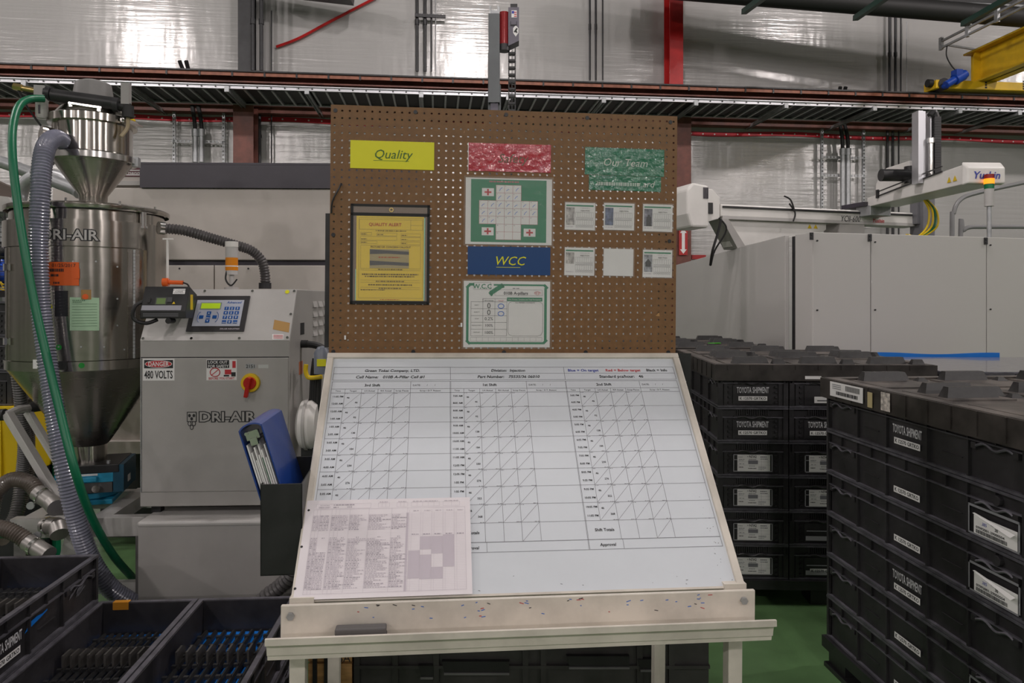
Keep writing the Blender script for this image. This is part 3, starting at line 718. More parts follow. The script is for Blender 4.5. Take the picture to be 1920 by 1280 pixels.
# ---- printing of the whiteboard
S = Sheet(1.22, BL); S.lift = -.002
def sx(u): return u+.61
_l = S.line
S.line = lambda *a: _l(*a, 3)
sec = [(-.582,-.196),(-.196,.193),(.193,.581)]
for y in (.057,.084,.111,.117,.147,.163): S.line(sx(-.582), y, sx(.581), y, .0013)
for u in (-.582,-.196,.193,.581): S.line(sx(u), .057, sx(u), .111, .0013)
S.txt('Green Tokai Company, LTD.', sx(-.39), .0765, .0105, shear=.2, bold=1); S.txt('Cell Name:   010B A-Pillar Cell #1', sx(-.395), .1035, .011, shear=.2, bold=1)
S.txt('Division:  Injection', sx(0.0), .0765, .0105, shear=.2, bold=1); S.txt('Part Number:   75535/36 06010', sx(0.0), .1035, .011, shear=.2, bold=1)
S.txt('Blue = On target', sx(.26), .0765, .0105, mi=1, bold=1); S.txt('Red = Below target', sx(.40), .0765, .0105, mi=2, bold=1); S.txt('Black = Info', sx(.52), .0765, .0105, bold=1)
S.txt('Standard pcs/hour:   46', sx(.39), .1035, .011, bold=1)
RH = .05775; r0 = .163
co = [0,.044,.097,.150,.202,.255]
def hm(m): m %= 1440; h = m//60; return '%d:%02d %s' % (h % 12 or 12, m % 60, 'AM' if h < 12 else 'PM')
for k, (a, b) in enumerate(sec):
    S.txt(('3rd Shift','1st Shift','2nd Shift')[k], sx(a+.13), .137, .010, bold=1)
    S.txt('DATE:       /        /', sx(a+.262), .136, .0065, 'l')
    S.line(sx(a+.255), .117, sx(a+.255), .147, .0011)
    yb = r0+8*RH
    for du in (-.0012, .0012):
        if k: S.line(sx(a+du), .117, sx(a+du), .712, .0009)
    if k == 0: S.line(sx(a), .117, sx(a), .712, .0012)
    if k == 2: S.line(sx(b), .117, sx(b), .712, .0012)
    for c in co[1:]: S.line(sx(a+c), .147, sx(a+c), yb+(RH if c > .05 else 0), .0010)
    for c, s_ in zip((.022,.070,.123,.176,.228,.32), ('Time','Target','LH Actual','RH Actual','Scrap Pieces','Scrap / D.T. Reason')): S.txt(s_, sx(a+c), .158, .0058)
    t0 = (23*60+5, 7*60+5, 15*60+5)[k]
    for i in range(8):
        y = r0+i*RH
        S.line(sx(a), y+RH, sx(b), y+RH, .0010)
        S.txt(hm(t0+60*i), sx(a+.024), y+.0175, .0062, bold=1); S.txt(hm(t0+60*i+60), sx(a+.024), y+.0455, .0062, bold=1)
        for j in range(1, 5):
            S.line(sx(a+co[j]+.001), y+RH-.001, sx(a+co[j+1]-.001), y+.001, .0008)
            S.scribble(sx(a+co[j]+.002), y+.0035, sx(a+co[j]+.011), .0014, 3, i*9+j); S.scribble(sx(a+co[j+1]-.014), y+RH-.001, sx(a+co[j+1]-.001), .0014, 3, i*7+j)
        S.txt('46', sx(a+.057), y+.022, .006, bold=1); S.txt(str(46*(i+1)), sx(a+.084), y+.041, .006, bold=1)
    S.txt('Shift Totals', sx(a+.052), yb+.033, .0085, bold=1); S.line(sx(a+.202), yb+RH, sx(a+.255), yb, .0008)
    S.line(sx(a), yb+RH, sx(b), yb+RH, .0016); S.line(sx(a), .712, sx(b), .712, .0012)
    S.txt('Approval', sx(a+.055), yb+RH+.020, .0085, bold=1, shear=.1); S.line(sx(a+.1), yb+RH, sx(a+.1), .712, .0011)
off = Matrix.Translation((0, 0, -BL/2))
S.mb.xf(BM @ off).build('printing', [M['ink'], M['inkb'], M['inkr'], M['inkg']], t)
# smudges on the board
S2 = Sheet(1.22, BL); S2.lift = -.002; rr = random.Random(3)
for k in range(40):
    x, y = (rr.uniform(.02,1.2), BL-.012-abs(rr.gauss(0,.012))) if k < 22 else ((1.18-abs(rr.gauss(0,.02))), rr.uniform(.55,.8))
    S2.stroke([(x,y),(x+rr.uniform(-.004,.006),y+rr.uniform(-.002,.002))], .0012)
S2.mb.xf(BM @ off).build('smudges', M['ink'], t)['kind'] = 'stuff'
# apron, tray, legs
MB().box(-.63,-BA-.022,W0-.71,.63,-BA-.010,W0-.597).build('apron', M['cream'], t, .002)
MB().box(-.612,-BA-.006,W0-.61,-.55,-BA+.05,W0-.585).box(.55,-BA-.006,W0-.61,.612,-BA+.05,W0-.585).build('corner_block', M['cream'], t)
pr = [(-.622,-.712),(-.668,-.712),(-.682,-.705),(-.684,-.692),(-.690,-.690),(-.694,-.668),(-.700,-.660),(-.712,-.656),(-.712,-.640),(-.704,-.640),(-.690,-.652),(-.672,-.690),(-.622,-.692)]
b = MB(); b.prism([(-.648, v, W0+z) for v, z in pr], (1.296,0,0)); b.build('pen_tray', M['cream'], t)
a = MB(); rr = random.Random(5)
for k in range(46):
    u = rr.uniform(-.45,.5); w_ = -.602-abs(rr.gauss(0,.022)); l = rr.uniform(.003,.012); g = rr.uniform(-.6,.6)
    if w_ < -.655: continue
    a.bar((u,-BA-.0226,W0+w_),(u+l,-BA-.0226,W0+w_+g*l*.6),.0008,.0016,(0,0,1),rr.choice([0,1,1,2]))
a.build('marker_smudges', [M['ink'], M['marker'], M['inkr']], t)['kind'] = 'stuff'
for u in (-.605, .597): MB().cyl((u,-BA-.030,W0-.623),(u,-BA-.022,W0-.623),.010,n=6).build('bolt', M['galv'], t)
for u, v in ((-.592,-BA+.02),(.585,-BA+.02)):
    MB().box(u-.02,v-.02,u*math.sin(RHO)+.001,u+.02,v+.02,W0-.60).build('leg', M['cream'], t, .002)
for u, v in ((-.587,.03),(.565,.03)):
    MB().box(u-.02,v-.02,u*math.sin(RHO)+.001,u+.02,v+.02,W0+.55).build('leg', M['cream'], t, .002)
    MB().box(u-.012,-BA+.04,.12,u+.012,.01,.16).build('side_rail', M['cream'], t)
    MB().bar((u,-BA+.05,W0-.64),(u,.01,W0-.10),.03,.03,(1,0,0)).build('sloped_rail', M['cream'], t)
MB().box(-.626,.006,W0+.02,-.605,.03,W0+.48).build('edge_post', M['black'], t)['label'] = 'black post behind the pegboard edge'
MB().tube(spl([(-.605,-.004,W0+.48),(-.60,-.012,W0+.52),(-.58,-.015,W0+.56),(-.572,-.006,W0+.582)],5),.003,6).build('wire_hook', M['black'], t)
for u, w_ in ((-.555,.055),(-.158,.10)): MB().box(u-.003,-.006,w_+W0-.007,u+.003,0,w_+W0+.007).build('peg_clip', M['paper'], t)
MB().prism([(.535,-.001,W0+.135),(.55,-.001,W0+.133),(.548,-.001,W0+.148)],(0,-.001,0)).build('paper_scrap', M['wood'], t)
# ================================================================ sheets pinned on the pegboard
def pinned(name, u0, u1, w0, w1, m, label, cat, group=None, v=-.001, th=.0012, tilt=0, bevel=0):
    """a sheet of card on the pegboard, returns (root, Sheet)"""
    W, H = u1-u0, w1-w0
    e = bpy.data.objects.new(name, None); COL.objects.link(e); e.empty_display_size = .05
    e.matrix_world = STAND @ Matrix.Translation(((u0+u1)/2, v-th, W0+(w0+w1)/2)) @ Matrix.Rotation(tilt, 4, 'Y')
    tag(e, label, cat, group)
    MB().box(-W/2,0,-H/2,W/2,th,H/2).build('sheet', m, e)
    return e, Sheet(W, H)
def laminate(e, W, H, v, pad=.006):
    MB().box(-W/2-pad,-v-.0006,-H/2-pad,W/2+pad,-v,H/2+pad).build('laminate_sleeve', M['film_lam'], e)
e, s = pinned('quality_sign', -.543,-.257,.636,.732, M['signy'], 'bright yellow Quality sign on the pegboard', 'sign')
s.txt('Quality', .143, .060, .030, shear=.25); s.rect(.078,.067,.200,.0685); s.mb.build('lettering', mat('dark_green_ink',(.06,.16,.02),.5), e)
e, s = pinned('safety_sign', -.139,.152,.637,.735, M['signr'], 'shiny red Safety sign in crinkled film', 'sign')
s.txt('Safety', .155, .066, .030, shear=.25); s.mb.build('lettering', mat('muted_green_ink',(.14,.10,.05),.4), e)
MB().box(-.1465,-.0002,-.049,-.1445,.001,.049).build('paper_edge', M['paper'], e)
tg = mat('team_lettering', (.45,.55,.48), .3)
e, s = pinned('team_sign', .274,.562,.634,.731, M['signg'], 'wide shiny green Our Team sign, the upper of two', 'sign', tilt=R(.4))
s.txt('Our Team', .145, .064, .026, shear=.25); s.mb.build('lettering', tg, e)
e, s = pinned('team_board_sign', .289,.551,.580,.633, M['signg'], 'narrower shiny green sign fixed below the Our Team sign', 'sign', tilt=R(.4))
s.txt('ard', .215, .038, .022, shear=.25); s.scribble(.03,.036,.185,.012,0,3); s.mb.build('lettering', tg, e)
e, s = pinned('wcc_sign', -.138,.153,.276,.374, M['signb'], 'dark blue WCC sign with yellow lettering', 'sign')
s.txt('WCC', .146, .064, .030, shear=.25); s.rect(.10,.071,.185,.0725); s.mb.build('lettering', M['signy'], e)
# safety calendar
e, s = pinned('safety_calendar', -.147,.157,.382,.614, M['paper'], 'white and green safety cross calendar sheet marked with blue ticks', 'poster')
fx = lambda f: f*s.W; fy = lambda f: f*s.H
s.rect(fx(.062),fy(.022),fx(.935),fy(.965),0,1)
x0, y0, cw, ch = .157, .105, .0966, .1175
s.rect(fx(x0+2*cw)-.0006,fy(y0)-.0006,fx(x0+5*cw)+.0006,fy(y0+7*ch)+.0006,1,1.5); s.rect(fx(x0)-.0006,fy(y0+2*ch)-.0006,fx(x0+7*cw)+.0006,fy(y0+5*ch)+.0006,1,1.5)
n = 0; mk = random.Random(2)
for r_ in range(7):
    for c in range(7):
        if r_ in (2,3,4) or c in (2,3,4):
            xa, ya = fx(x0+c*cw), fy(y0+r_*ch); s.rect(xa+.0005,ya+.0005,xa+fx(cw)-.0005,ya+fy(ch)-.0005,2,2); n += 1
            if n <= 31: s.txt(str(n), xa+.003, ya+.006, .0035, 'l', 3, 2.5)
            if n <= 22:
                a_ = mk.uniform(.006,.012); q = mk.uniform(-.003,.003)
                s.stroke([(xa+.009+q,ya+.021),(xa+.012+q,ya+.021-a_*.6),(xa+.019+q,ya+.020-a_)], .0016, 4, 3)
for bx, by in ((.187,.155),(.187,.745),(.672,.755)):
    s.rect(fx(bx),fy(by),fx(bx+.138),fy(by+.12),2,2); cx2, cy2 = fx(bx+.069), fy(by+.06)
    s.rect(cx2-.003,cy2-.011,cx2+.003,cy2+.011,5,2.5); s.rect(cx2-.012,cy2-.003,cx2+.012,cy2+.003,5,2.5)
s.scribble(fx(.27),fy(.065),fx(.62),.005,1,4)
s.mb.build('printing', [M['gprint'], mat('grid_red',(.45,.12,.14),.5), M['paper'], M['ink'], M['marker'], M['inkr']], e)
laminate(e, s.W, s.H, .0022)
# wcc chart
e, s = pinned('wcc_chart', -.151,.153,.022,.254, M['paper'], 'white W.C.C chart with green border and handwritten values', 'poster')
K = s.W/1480.0; X = lambda p: (p-45)*K; Y = lambda p: (p-60)*K
G, I, B_ = 0, 1, 2
s.rect(X(90),Y(160),X(132),Y(1090),G); s.rect(X(1425),Y(170),X(1470),Y(1100),G); s.rect(X(150),Y(1100),X(1420),Y(1135),G); s.rect(X(555),Y(112),X(1430),Y(140),G)
for cx2, cy2, a_ in ((125,150,45),(180,120,0),(1450,150,-45),(125,1100,-45),(1445,1090,45)):
    c_, s_ = math.cos(R(a_))*45, math.sin(R(a_))*45; s.line(X(cx2-c_),Y(cy2+s_),X(cx2+c_),Y(cy2-s_),45*K,G,1.2)
s.line(X(500),Y(270),X(710),Y(130),75*K,G,1.3); s.stroke([(X(480),Y(250)),(X(530),Y(310))],40*K,G,1.3); s.stroke([(X(690),Y(110)),(X(730),Y(170))],30*K,G,1.3)
s.frame(X(212),Y(88),X(508),Y(205),.0006,I); s.txt('W.C.C', X(362), Y(190), 75*K, mi=G, bold=1)
s.frame(X(575),Y(208),X(1388),Y(308),.0006,I); s.txt('010B A-pillars', X(935), Y(290), 50*K, mi=I, bold=1)
for rx, ry in ((50,28),(22,28),(50,13)): s.stroke([(px_, py_) for px_, py_ in oval(X(1305),Y(262 if ry > 20 else 250),rx*K,ry*K)], .0008, 3)
s.rect(X(785),Y(338),X(1392),Y(402),G); s.txt('Own Process, Complete and Total Participation', X(1088), Y(382), 22*K, mi=4, width=570*K)
s.frame(X(170),Y(415),X(780),Y(995),.0008,I); s.frame(X(375),Y(360),X(780),Y(415),.0008,I)
for x in (372,578): s.line(X(x),Y(362),X(x),Y(995),.0008,I)
for y in (532,650,765,882): s.line(X(170),Y(y),X(780),Y(y),.0008,I)
for y, w_ in zip((480,598,712,825,942), ('SAFETY','QUALITY','SCRAP','PRODUCTIVITY','PPM/COST')): s.txt(w_, X(270), Y(y), 16*K, mi=I)
s.txt('BENCHMARK', X(477), Y(405), 18*K, mi=I); s.txt('TARGET', X(680), Y(405), 18*K, mi=3)
for y, w_, h_ in ((525,'0',90),(638,'0',90),(728,'0.2%',52),(838,'100%',44),(960,'100%',48)): s.txt(w_, X(475), Y(y), h_*K, mi=I)
for y in (487,615): s.stroke(oval(X(682),Y(y),50*K,38*K), .0024, B_)
rc = [(800+60*(1-math.cos(R(a_))), 410+60*(1-math.sin(R(a_)))) for a_ in (0,30,60,90)]; rc = [(805,470),(820,430),(870,408),(1340,408),(1395,440),(1402,480),(1402,920),(1370,980),(1310,995),(880,995),(820,970),(802,920),(805,470)]
s.stroke([(X(x), Y(y)) for x, y in rc], .0008, I); s.txt('ALL MEMBER COMMENTS', X(1095), Y(437), 20*K, mi=I)
s.frame(X(165),Y(1020),X(1390),Y(1085),.0006,5)
for k in range(1,12): s.line(X(165+k*102),Y(1020),X(165+k*102),Y(1085),.0006,5)
s.scribble(X(880),Y(190),X(1000),14*K,5,2)
s.mb.build('printing', [M['gprint'], M['ink'], M['marker'], M['inkr'], M['paper'], M['inkg']], e)
laminate(e, s.W, s.H, .0022)
# member cards
cg = 'laminated cards in two rows on the pegboard'
cards = [(.201,.315,.435,.537,1,'laminated card with pale photo, first of the upper row under the green signs'),(.341,.457,.437,.538,2,'laminated card with dark blue photo, middle of the upper row'),(.483,.597,.434,.537,3,'laminated card with seated silhouette photo, end of the upper row'),
         (.201,.314,.274,.378,4,'laminated card with small bright photo, start of the lower row'),(.341,.455,.274,.376,0,'blank white laminated card in the middle of the lower row'),(.484,.597,.270,.374,5,'laminated card with grey pointed-roof photo, end of the lower row')]
for u0,u1,w0,w1,k,lab in cards:
    e, s = pinned('member_card', u0+.003,u1-.003,w0+.003,w1-.003, M['paper'], lab, 'card', cg, tilt=R(.6))
    if k:
        s.rect(.004,.008,.102,.013,0)
        ph = {1:(.40,.38,.37),2:(.10,.13,.22),3:(.16,.16,.20),4:(.42,.40,.38),5:(.30,.31,.34)}[k]
        pm = mat('photo_%d' % k, ph, .4, 0, .6, 60)
        hh = .062 if k != 4 else .04
        s.rect(.004,.017,.034,.017+hh,1)
        if k == 3: s.rect(.012,.045,.030,.079,2,1.5); s.stroke(oval(.021,.042,.002,.003),.005,2,1.5)
        if k == 5:
            s.mb.add([s.P(.006,.048,1.5),s.P(.032,.048,1.5),s.P(.019,.032,1.5)],[(0,1,2)],2); s.rect(.009,.048,.029,.06,2,1.5)
        s.txt('INJECTION', .072, .030, .0045, mi=2); s.scribble(.055,.02,.09,.0022,4,k)
        for r_ in range(2):
            for c in range(8): s.frame(.038+c*.008,.034+r_*.027,.046+c*.008,.052+r_*.027,.0005,3)
            for c in range(8): s.stroke(oval(.042+c*.008,.057+r_*.027,.003,.003,8),.0006,3)
        s.scribble(.005,.087,.032,.003,4,k+3)
        s.mb.build('printing', [M['gprint'], pm, M['ink'], M['inkg'], M['inkl']], e)
    laminate(e, s.W, s.H, .002, .004)
# quality alert pouch
e, s = pinned('alert_pouch', -.540,-.270,.170,.514, mat('pouch_back',(.20,.13,.09),.35), 'black edged clear pouch holding a yellow quality alert sheet', 'document pouch', th=.0008)
W, H = s.W, s.H
fr = MB()
for x0,z0,x1,z1 in ((-W/2,-H/2,W/2,-H/2+.011),(-W/2,H/2-.008,W/2,H/2),(-W/2,-H/2,-W/2+.009,H/2),(W/2-.009,-H/2,W/2,H/2),(-W/2,H/2-.040,W/2,H/2-.030)): fr.box(x0,-.003,z0,x1,.001,z1)
fr.build('black_binding', M['rubber'], e)
MB().box(-W/2+.02,-.0012,-H/2+.012,W/2-.020,-.0006,H/2-.041).build('yellow_sheet', M['alerty'], e)['label'] = 'yellow quality alert sheet'
MB().box(W/2-.022,-.0010,-H/2+.013,W/2-.016,-.0007,H/2-.045).box(-W/2+.017,-.0010,-H/2+.012,-W/2+.022,-.0007,-H/2+.12).build('green_sheet_edge', mat('mint_paper',(.30,.62,.48),.6), e)
gm = MB().lathe([(.004,0),(.008,0),(.008,.0012),(.004,.0012)],20,close=True).xf(Matrix.Translation((.003,-.0025,H/2-.019)) @ Matrix.Rotation(R(90),4,'X')); gm.build('grommet', mat('brass',(.62,.47,.2),.3,1), e)
s.lift = .0012; K = W/945.0; X = lambda p: p*K; Y = lambda p: (p-20)*K
s.frame(X(100),Y(185),X(865),Y(1150),.0006,0); s.frame(X(105),Y(205),X(715),Y(325),.0006,0); s.frame(X(715),Y(205),X(860),Y(325),.0006,0); s.line(X(715),Y(270),X(860),Y(270),.0006,0)
s.txt('QUALITY ALERT', X(410), Y(282), 36*K, mi=1, bold=1, width=390*K)
s.scribble(X(300),Y(345),X(660),10*K,0,1)
for a_ in ((120,362,250,395),(312,365,550,400),(120,410,550,455),(120,465,315,495),(600,370,835,405),(600,415,835,455),(600,470,835,502)): s.frame(*[f(v) for f, v in zip((X,Y,X,Y), a_)], .0006, 0); s.scribble(X(a_[0]+8),Y(a_[3]-10),X(a_[0]+75),9*K,0,a_[0])
s.txt('PICTURE OR CONCERN CALLOUT', X(478), Y(545), 20*K, mi=0, bold=1, width=480*K)
s.frame(X(122),Y(515),X(835),Y(795),.0006,0)
s.rect(X(230),Y(560),X(697),Y(790),2,1)
for y in (565,700): s.mb.add([s.P(X(230),Y(y),1.5),s.P(X(697),Y(y+22),1.5),s.P(X(697),Y(y+60),1.5),s.P(X(430),Y(y+50),1.5),s.P(X(230),Y(y+58),1.5)],[(4,3,2,1,0)],3)
s.scribble(X(335),Y(665),X(590),12*K,1,5)
for y in (795,815,935,962,1022,1045): s.line(X(122),Y(y),X(832),Y(y),.0006,0)
s.scribble(X(330),Y(812),X(620),11*K,0,6)
s.scribble(X(140),Y(872),X(810),15*K,0,7); s.scribble(X(175),Y(898),X(770),15*K,0,8); s.scribble(X(305),Y(955),X(640),12*K,0,9); s.scribble(X(215),Y(998),X(735),14*K,0,10); s.scribble(X(340),Y(1038),X(610),11*K,0,11); s.scribble(X(125),Y(1058),X(410),9*K,0,12); s.scribble(X(355),Y(1172),X(590),7*K,1,13)
s.mb.build('printing', [mat('ink_brown',(.16,.10,.01),.6), mat('alert_red',(.50,.06,.01),.5), mat('alert_photo',(.42,.33,.14),.5), mat('alert_bars',(.05,.045,.045),.5)], e)
MB().box(-W/2+.004,-.0024,-H/2+.004,W/2-.004,-.0020,H/2-.004).build('clear_cover', mat('clear_vinyl',(.8,.8,.8),.12,alpha=.08), e)
# ================================================================ check sheet on the whiteboard
e = bpy.data.objects.new('check_sheet', None); COL.objects.link(e); e.empty_display_size = .05
CW, CH = .463, .281
e.matrix_world = STAND @ BM @ Matrix.Translation((-.372, -.0092, -.690)) @ Matrix.Rotation(R(-.15),4,'Y')
tag(e, 'pinkish printed check sheet lying on the lower corner of the whiteboard', 'paper sheet')
MB().box(-CW/2,0,-CH/2,CW/2,.0006,CH/2).build('sheet', M['pinkpaper'], e)
s = Sheet(CW, CH); K = CW/1840.0; X = lambda p: (p-60)*K*1.0; Yk = CH/1085.0; Y = lambda p: (p-45)*Yk
L, D_ = 0, 1
s.frame(X(170),Y(92),X(775),Y(148),.0006,L); s.txt('CHECK SHEET', X(262), Y(140), .0035, mi=D_, bold=1); s.txt('TECHNICIAN', X(262), Y(115), .0030, mi=D_); s.scribble(X(360),Y(112),X(600),.003,D_,1); s.txt('010 B', X(540), Y(140), .0038, mi=D_, bold=1); s.scribble(X(360),Y(140),X(415),.003,D_,2)
for a_, b_, n in ((858,985,3),(1068,1190,3),(1232,1550,5),(1592,1780,2)):
    s.frame(X(a_),Y(92),X(b_),Y(142),.0005,L); s.scribble(X(a_+15),Y(85),X(b_-15),.0024,L,n)
    for k in range(1,n): s.line(X(a_+(b_-a_)*k/n),Y(92),X(a_+(b_-a_)*k/n),Y(142),.0005,L)
cols = [150,190,225,350,395,435,550,760,1015,1190]
s.frame(X(150),Y(158),X(1840),Y(1080),.0007,L)
for c in cols[1:]: s.line(X(c),Y(158),X(c),Y(1080),.0006,L)
for k in range(5): s.line(X(1215+125*k),Y(180),X(1215+125*k),Y(1080),.0005,L); s.line(X(1240+125*k),Y(215),X(1240+125*k),Y(1080),.0004,L)
s.rect(X(1180),Y(215),X(1205),Y(1080),2,1)
rows = [y for y in range(225,1080,18)]
for i, y in enumerate(rows): s.line(X(150),Y(y),X(1840),Y(y),.00035,L)
rg_ = random.Random(11)
for i, y in enumerate(rows[:-3]):
    if 10 <= i <= 13 or i > 44: continue
    if i in (14,):
        for c0, c1 in zip(cols, cols[1:]): s.scribble(X((c0+c1)/2-14),Y(y+15),X((c0+c1)/2+14),.0024,D_,i)
        continue
    for j, (c0, c1) in enumerate(zip(cols, cols[1:])):
        wd = min(c1-c0-8, (c1-c0)*(rg_.uniform(.35,.98) if j > 4 else .8))
        if j == 2 and 14 < i < 23: continue
        s.scribble(X(c0+4),Y(y+15),X(c0+4+wd),.0024,L if rg_.random() < .7 else D_,i*17+j)
for c, y0_, y1_ in ((0,650,950),(1,495,640),(1,700,960),(2,495,690),(2,835,960),(3,480,835)): s.rect(X(1216+125*c),Y(y0_),X(1338+125*c),Y(y1_),2,1)
for k in range(5): s.scribble(X(1255+125*k),Y(200),X(1320+125*k),.0026,L,k); s.scribble(X(1245+125*k),Y(475),X(1320+125*k),.0026,D_,k+9)
for x, y in ((90,160),(70,575),(65,1015)): s.mb.add([s.P(X(x)+.0035*math.cos(k*math.pi/5), Y(y)+.0035*math.sin(k*math.pi/5), 1) for k in range(10)], [tuple(range(9,-1,-1))], 3)
s.mb.build('printing', [M['inkl'], mat('ink_mid',(.42,.38,.43),.7), mat('grey_shade',(.60,.54,.60),.7), M['ink']], e)
# eraser in the tray
e = thing('board_eraser', 'dark felt board eraser lying in the pen tray', 'eraser')
e.matrix_world = STAND @ Matrix.Translation((-.425, -.648, W0-.690))
MB().box(-.065,-.016,0,.065,.016,.028).build('felt', mat('felt_dark',(.06,.055,.055),.9), e, .004)
MB().box(-.064,-.015,.028,.064,.015,.046).build('back', mat('eraser_back',(.10,.095,.095),.6), e, .004)
# ================================================================ file holder and binder at the stand's side
hp = PD(488, 1080, 1.97); hx = .113; hd = .28; hh = PD(488,908,1.97).z-hp.z
t = thing('file_holder', 'black open-topped file holder fixed to the side of the stand', 'file holder', hp, PSI)
th = .004; b = MB().box(0,0,0,hx,th,hh).box(0,hd-th,0,hx,hd,hh+.015).box(0,0,0,hx,hd,th)
b.prism([(0,0,0),(0,hd,0),(0,hd,hh+.015),(0,0,hh)],(th,0,0)).prism([(hx-th,0,0),(hx-th,hd,0),(hx-th,hd,hh+.015),(hx-th,0,hh)],(th,0,0))
b.build('pocket', M['plastic'], t, .001)
MB().box(hx,hd-.03,.06,hx+.035,hd,.10).build('mounting_tab', M['plastic'], t)
e = thing('ring_binder', 'blue ring binder with papers leaning in the black file holder', 'binder')
e.matrix_world = Matrix.Translation(hp) @ Matrix.Rotation(PSI,4,'Z') @ Matrix.Translation((.070,.012,.078)) @ Matrix.Rotation(R(-17),4,'Y')
T, DP, LB = .066, .25, .345
MB().box(T/2-.004,0,0,T/2,DP,LB).build('cover', M['binder'], e, .001); MB().box(-T/2,0,0,-T/2+.004,DP,LB).build('cover', M['binder'], e, .001)
sp_ = [(T/2*math.cos(R(a_)), LB-.006+.018*math.sin(R(a_))) for a_ in range(0,181,20)]
b = MB(); b.prism([(x,0,z) for x,z in sp_]+[(x*.93,0,z-.004) for x,z in reversed(sp_)], (0,DP,0)); b.build('spine', mat('spine_blue',(.05,.085,.30),.3,coat=.2), e)
for k in range(9): MB().box(-T/2+.008+k*.0055,.004+.002*(k % 3),.004,-T/2+.0115+k*.0055,DP-.006,LB-.045-.012*((k*7) % 5)).build('paper_block', M['paper'], e)
MB().box(.006,.002,.05,.008,.01,LB-.09).build('green_divider', mat('divider_green',(.02,.10,.05),.5), e)
b = MB().box(-.018,.001,LB-.034,.018,.012,LB-.010).box(-.010,-.003,LB-.05,.010,.006,LB-.03).cyl((-.014,-.004,LB-.014),(-.014,.01,LB-.014),.005,n=10).cyl((.014,-.004,LB-.014),(.014,.01,LB-.014),.005,n=10); b.build('ring_clip', M['chrome'], e)
# ================================================================ moulding machine behind the dryer (left)
def left_machine():
    D = 4.7; s = D/FPX; p = PD(205, 560, D); p2 = PD(900, 560, D)
    t = thing('moulding_machine', 'beige moulding machine housing behind the dryer and hopper', 'machine', (p.x, p.y, 0), R(-4.3))
    z = lambda y: EYE+(HZ-y)*s
    X = lambda px: (px-205)*s
    L = X(790)
    MB().box(X(100),0,z(487),L,1.2,z(352)).box(X(190),.06,z(352),L,1.2,z(306)).build('upper_housing', M['beige'], t, .006)
    MB().box(X(190),.03,z(306),L,1.2,z(302)).build('roof_edge', M['slate'], t)
    MB().box(X(190),.02,z(346),X(266),.06,z(338)).build('trim_strip', M['grey'], t)
    MB().box(X(264),-.02,z(352),L,.06,z(309)).build('slate_panel', M['slate'], t)
    MB().box(X(100),.03,z(497),L,1.2,z(487)).build('groove', M['slate'], t)
    for a, b in ((100,398),(400,640),(642,788)): MB().box(X(a),.0,z(640),X(b),1.2,z(497)).build('lower_panel', M['beige'], t, .004)
    MB().box(X(90),.02,z(826),X(330),1.2,z(640)).box(X(330),.1,z(826),L,1.2,z(640)).build('lower_housing', M['beige'], t)
    MB().box(X(90),-.02,z(850),L,1.2,z(826)).build('bottom_rail', M['beige'], t, .004)
    MB().box(X(150),.25,0,L,1.1,z(850)).build('bed', M['black'], t)
    for px in (335, 463): MB().cyl((X(px),-.004,z(503)),(X(px),0,z(503)),.006,n=10).build('screw', M['black'], t)
    MB().box(X(195),.052,z(328),X(264),.06,z(311)).build('sign_plate', mat('plum_sign',(.10,.01,.02),.4), t)
    b = MB(); b.box(X(195),.0505,z(317.5),X(263),.0515,z(315.5)).box(X(195),.0505,z(326),X(263),.0515,z(324)); text(b,'mann',(X(229),.0505,z(323.5)),(1,0,0),(0,0,1),5.2*s,'l',.3,1,stretch=1.5); b.build('sign_lettering', M['paper'], t)
left_machine()
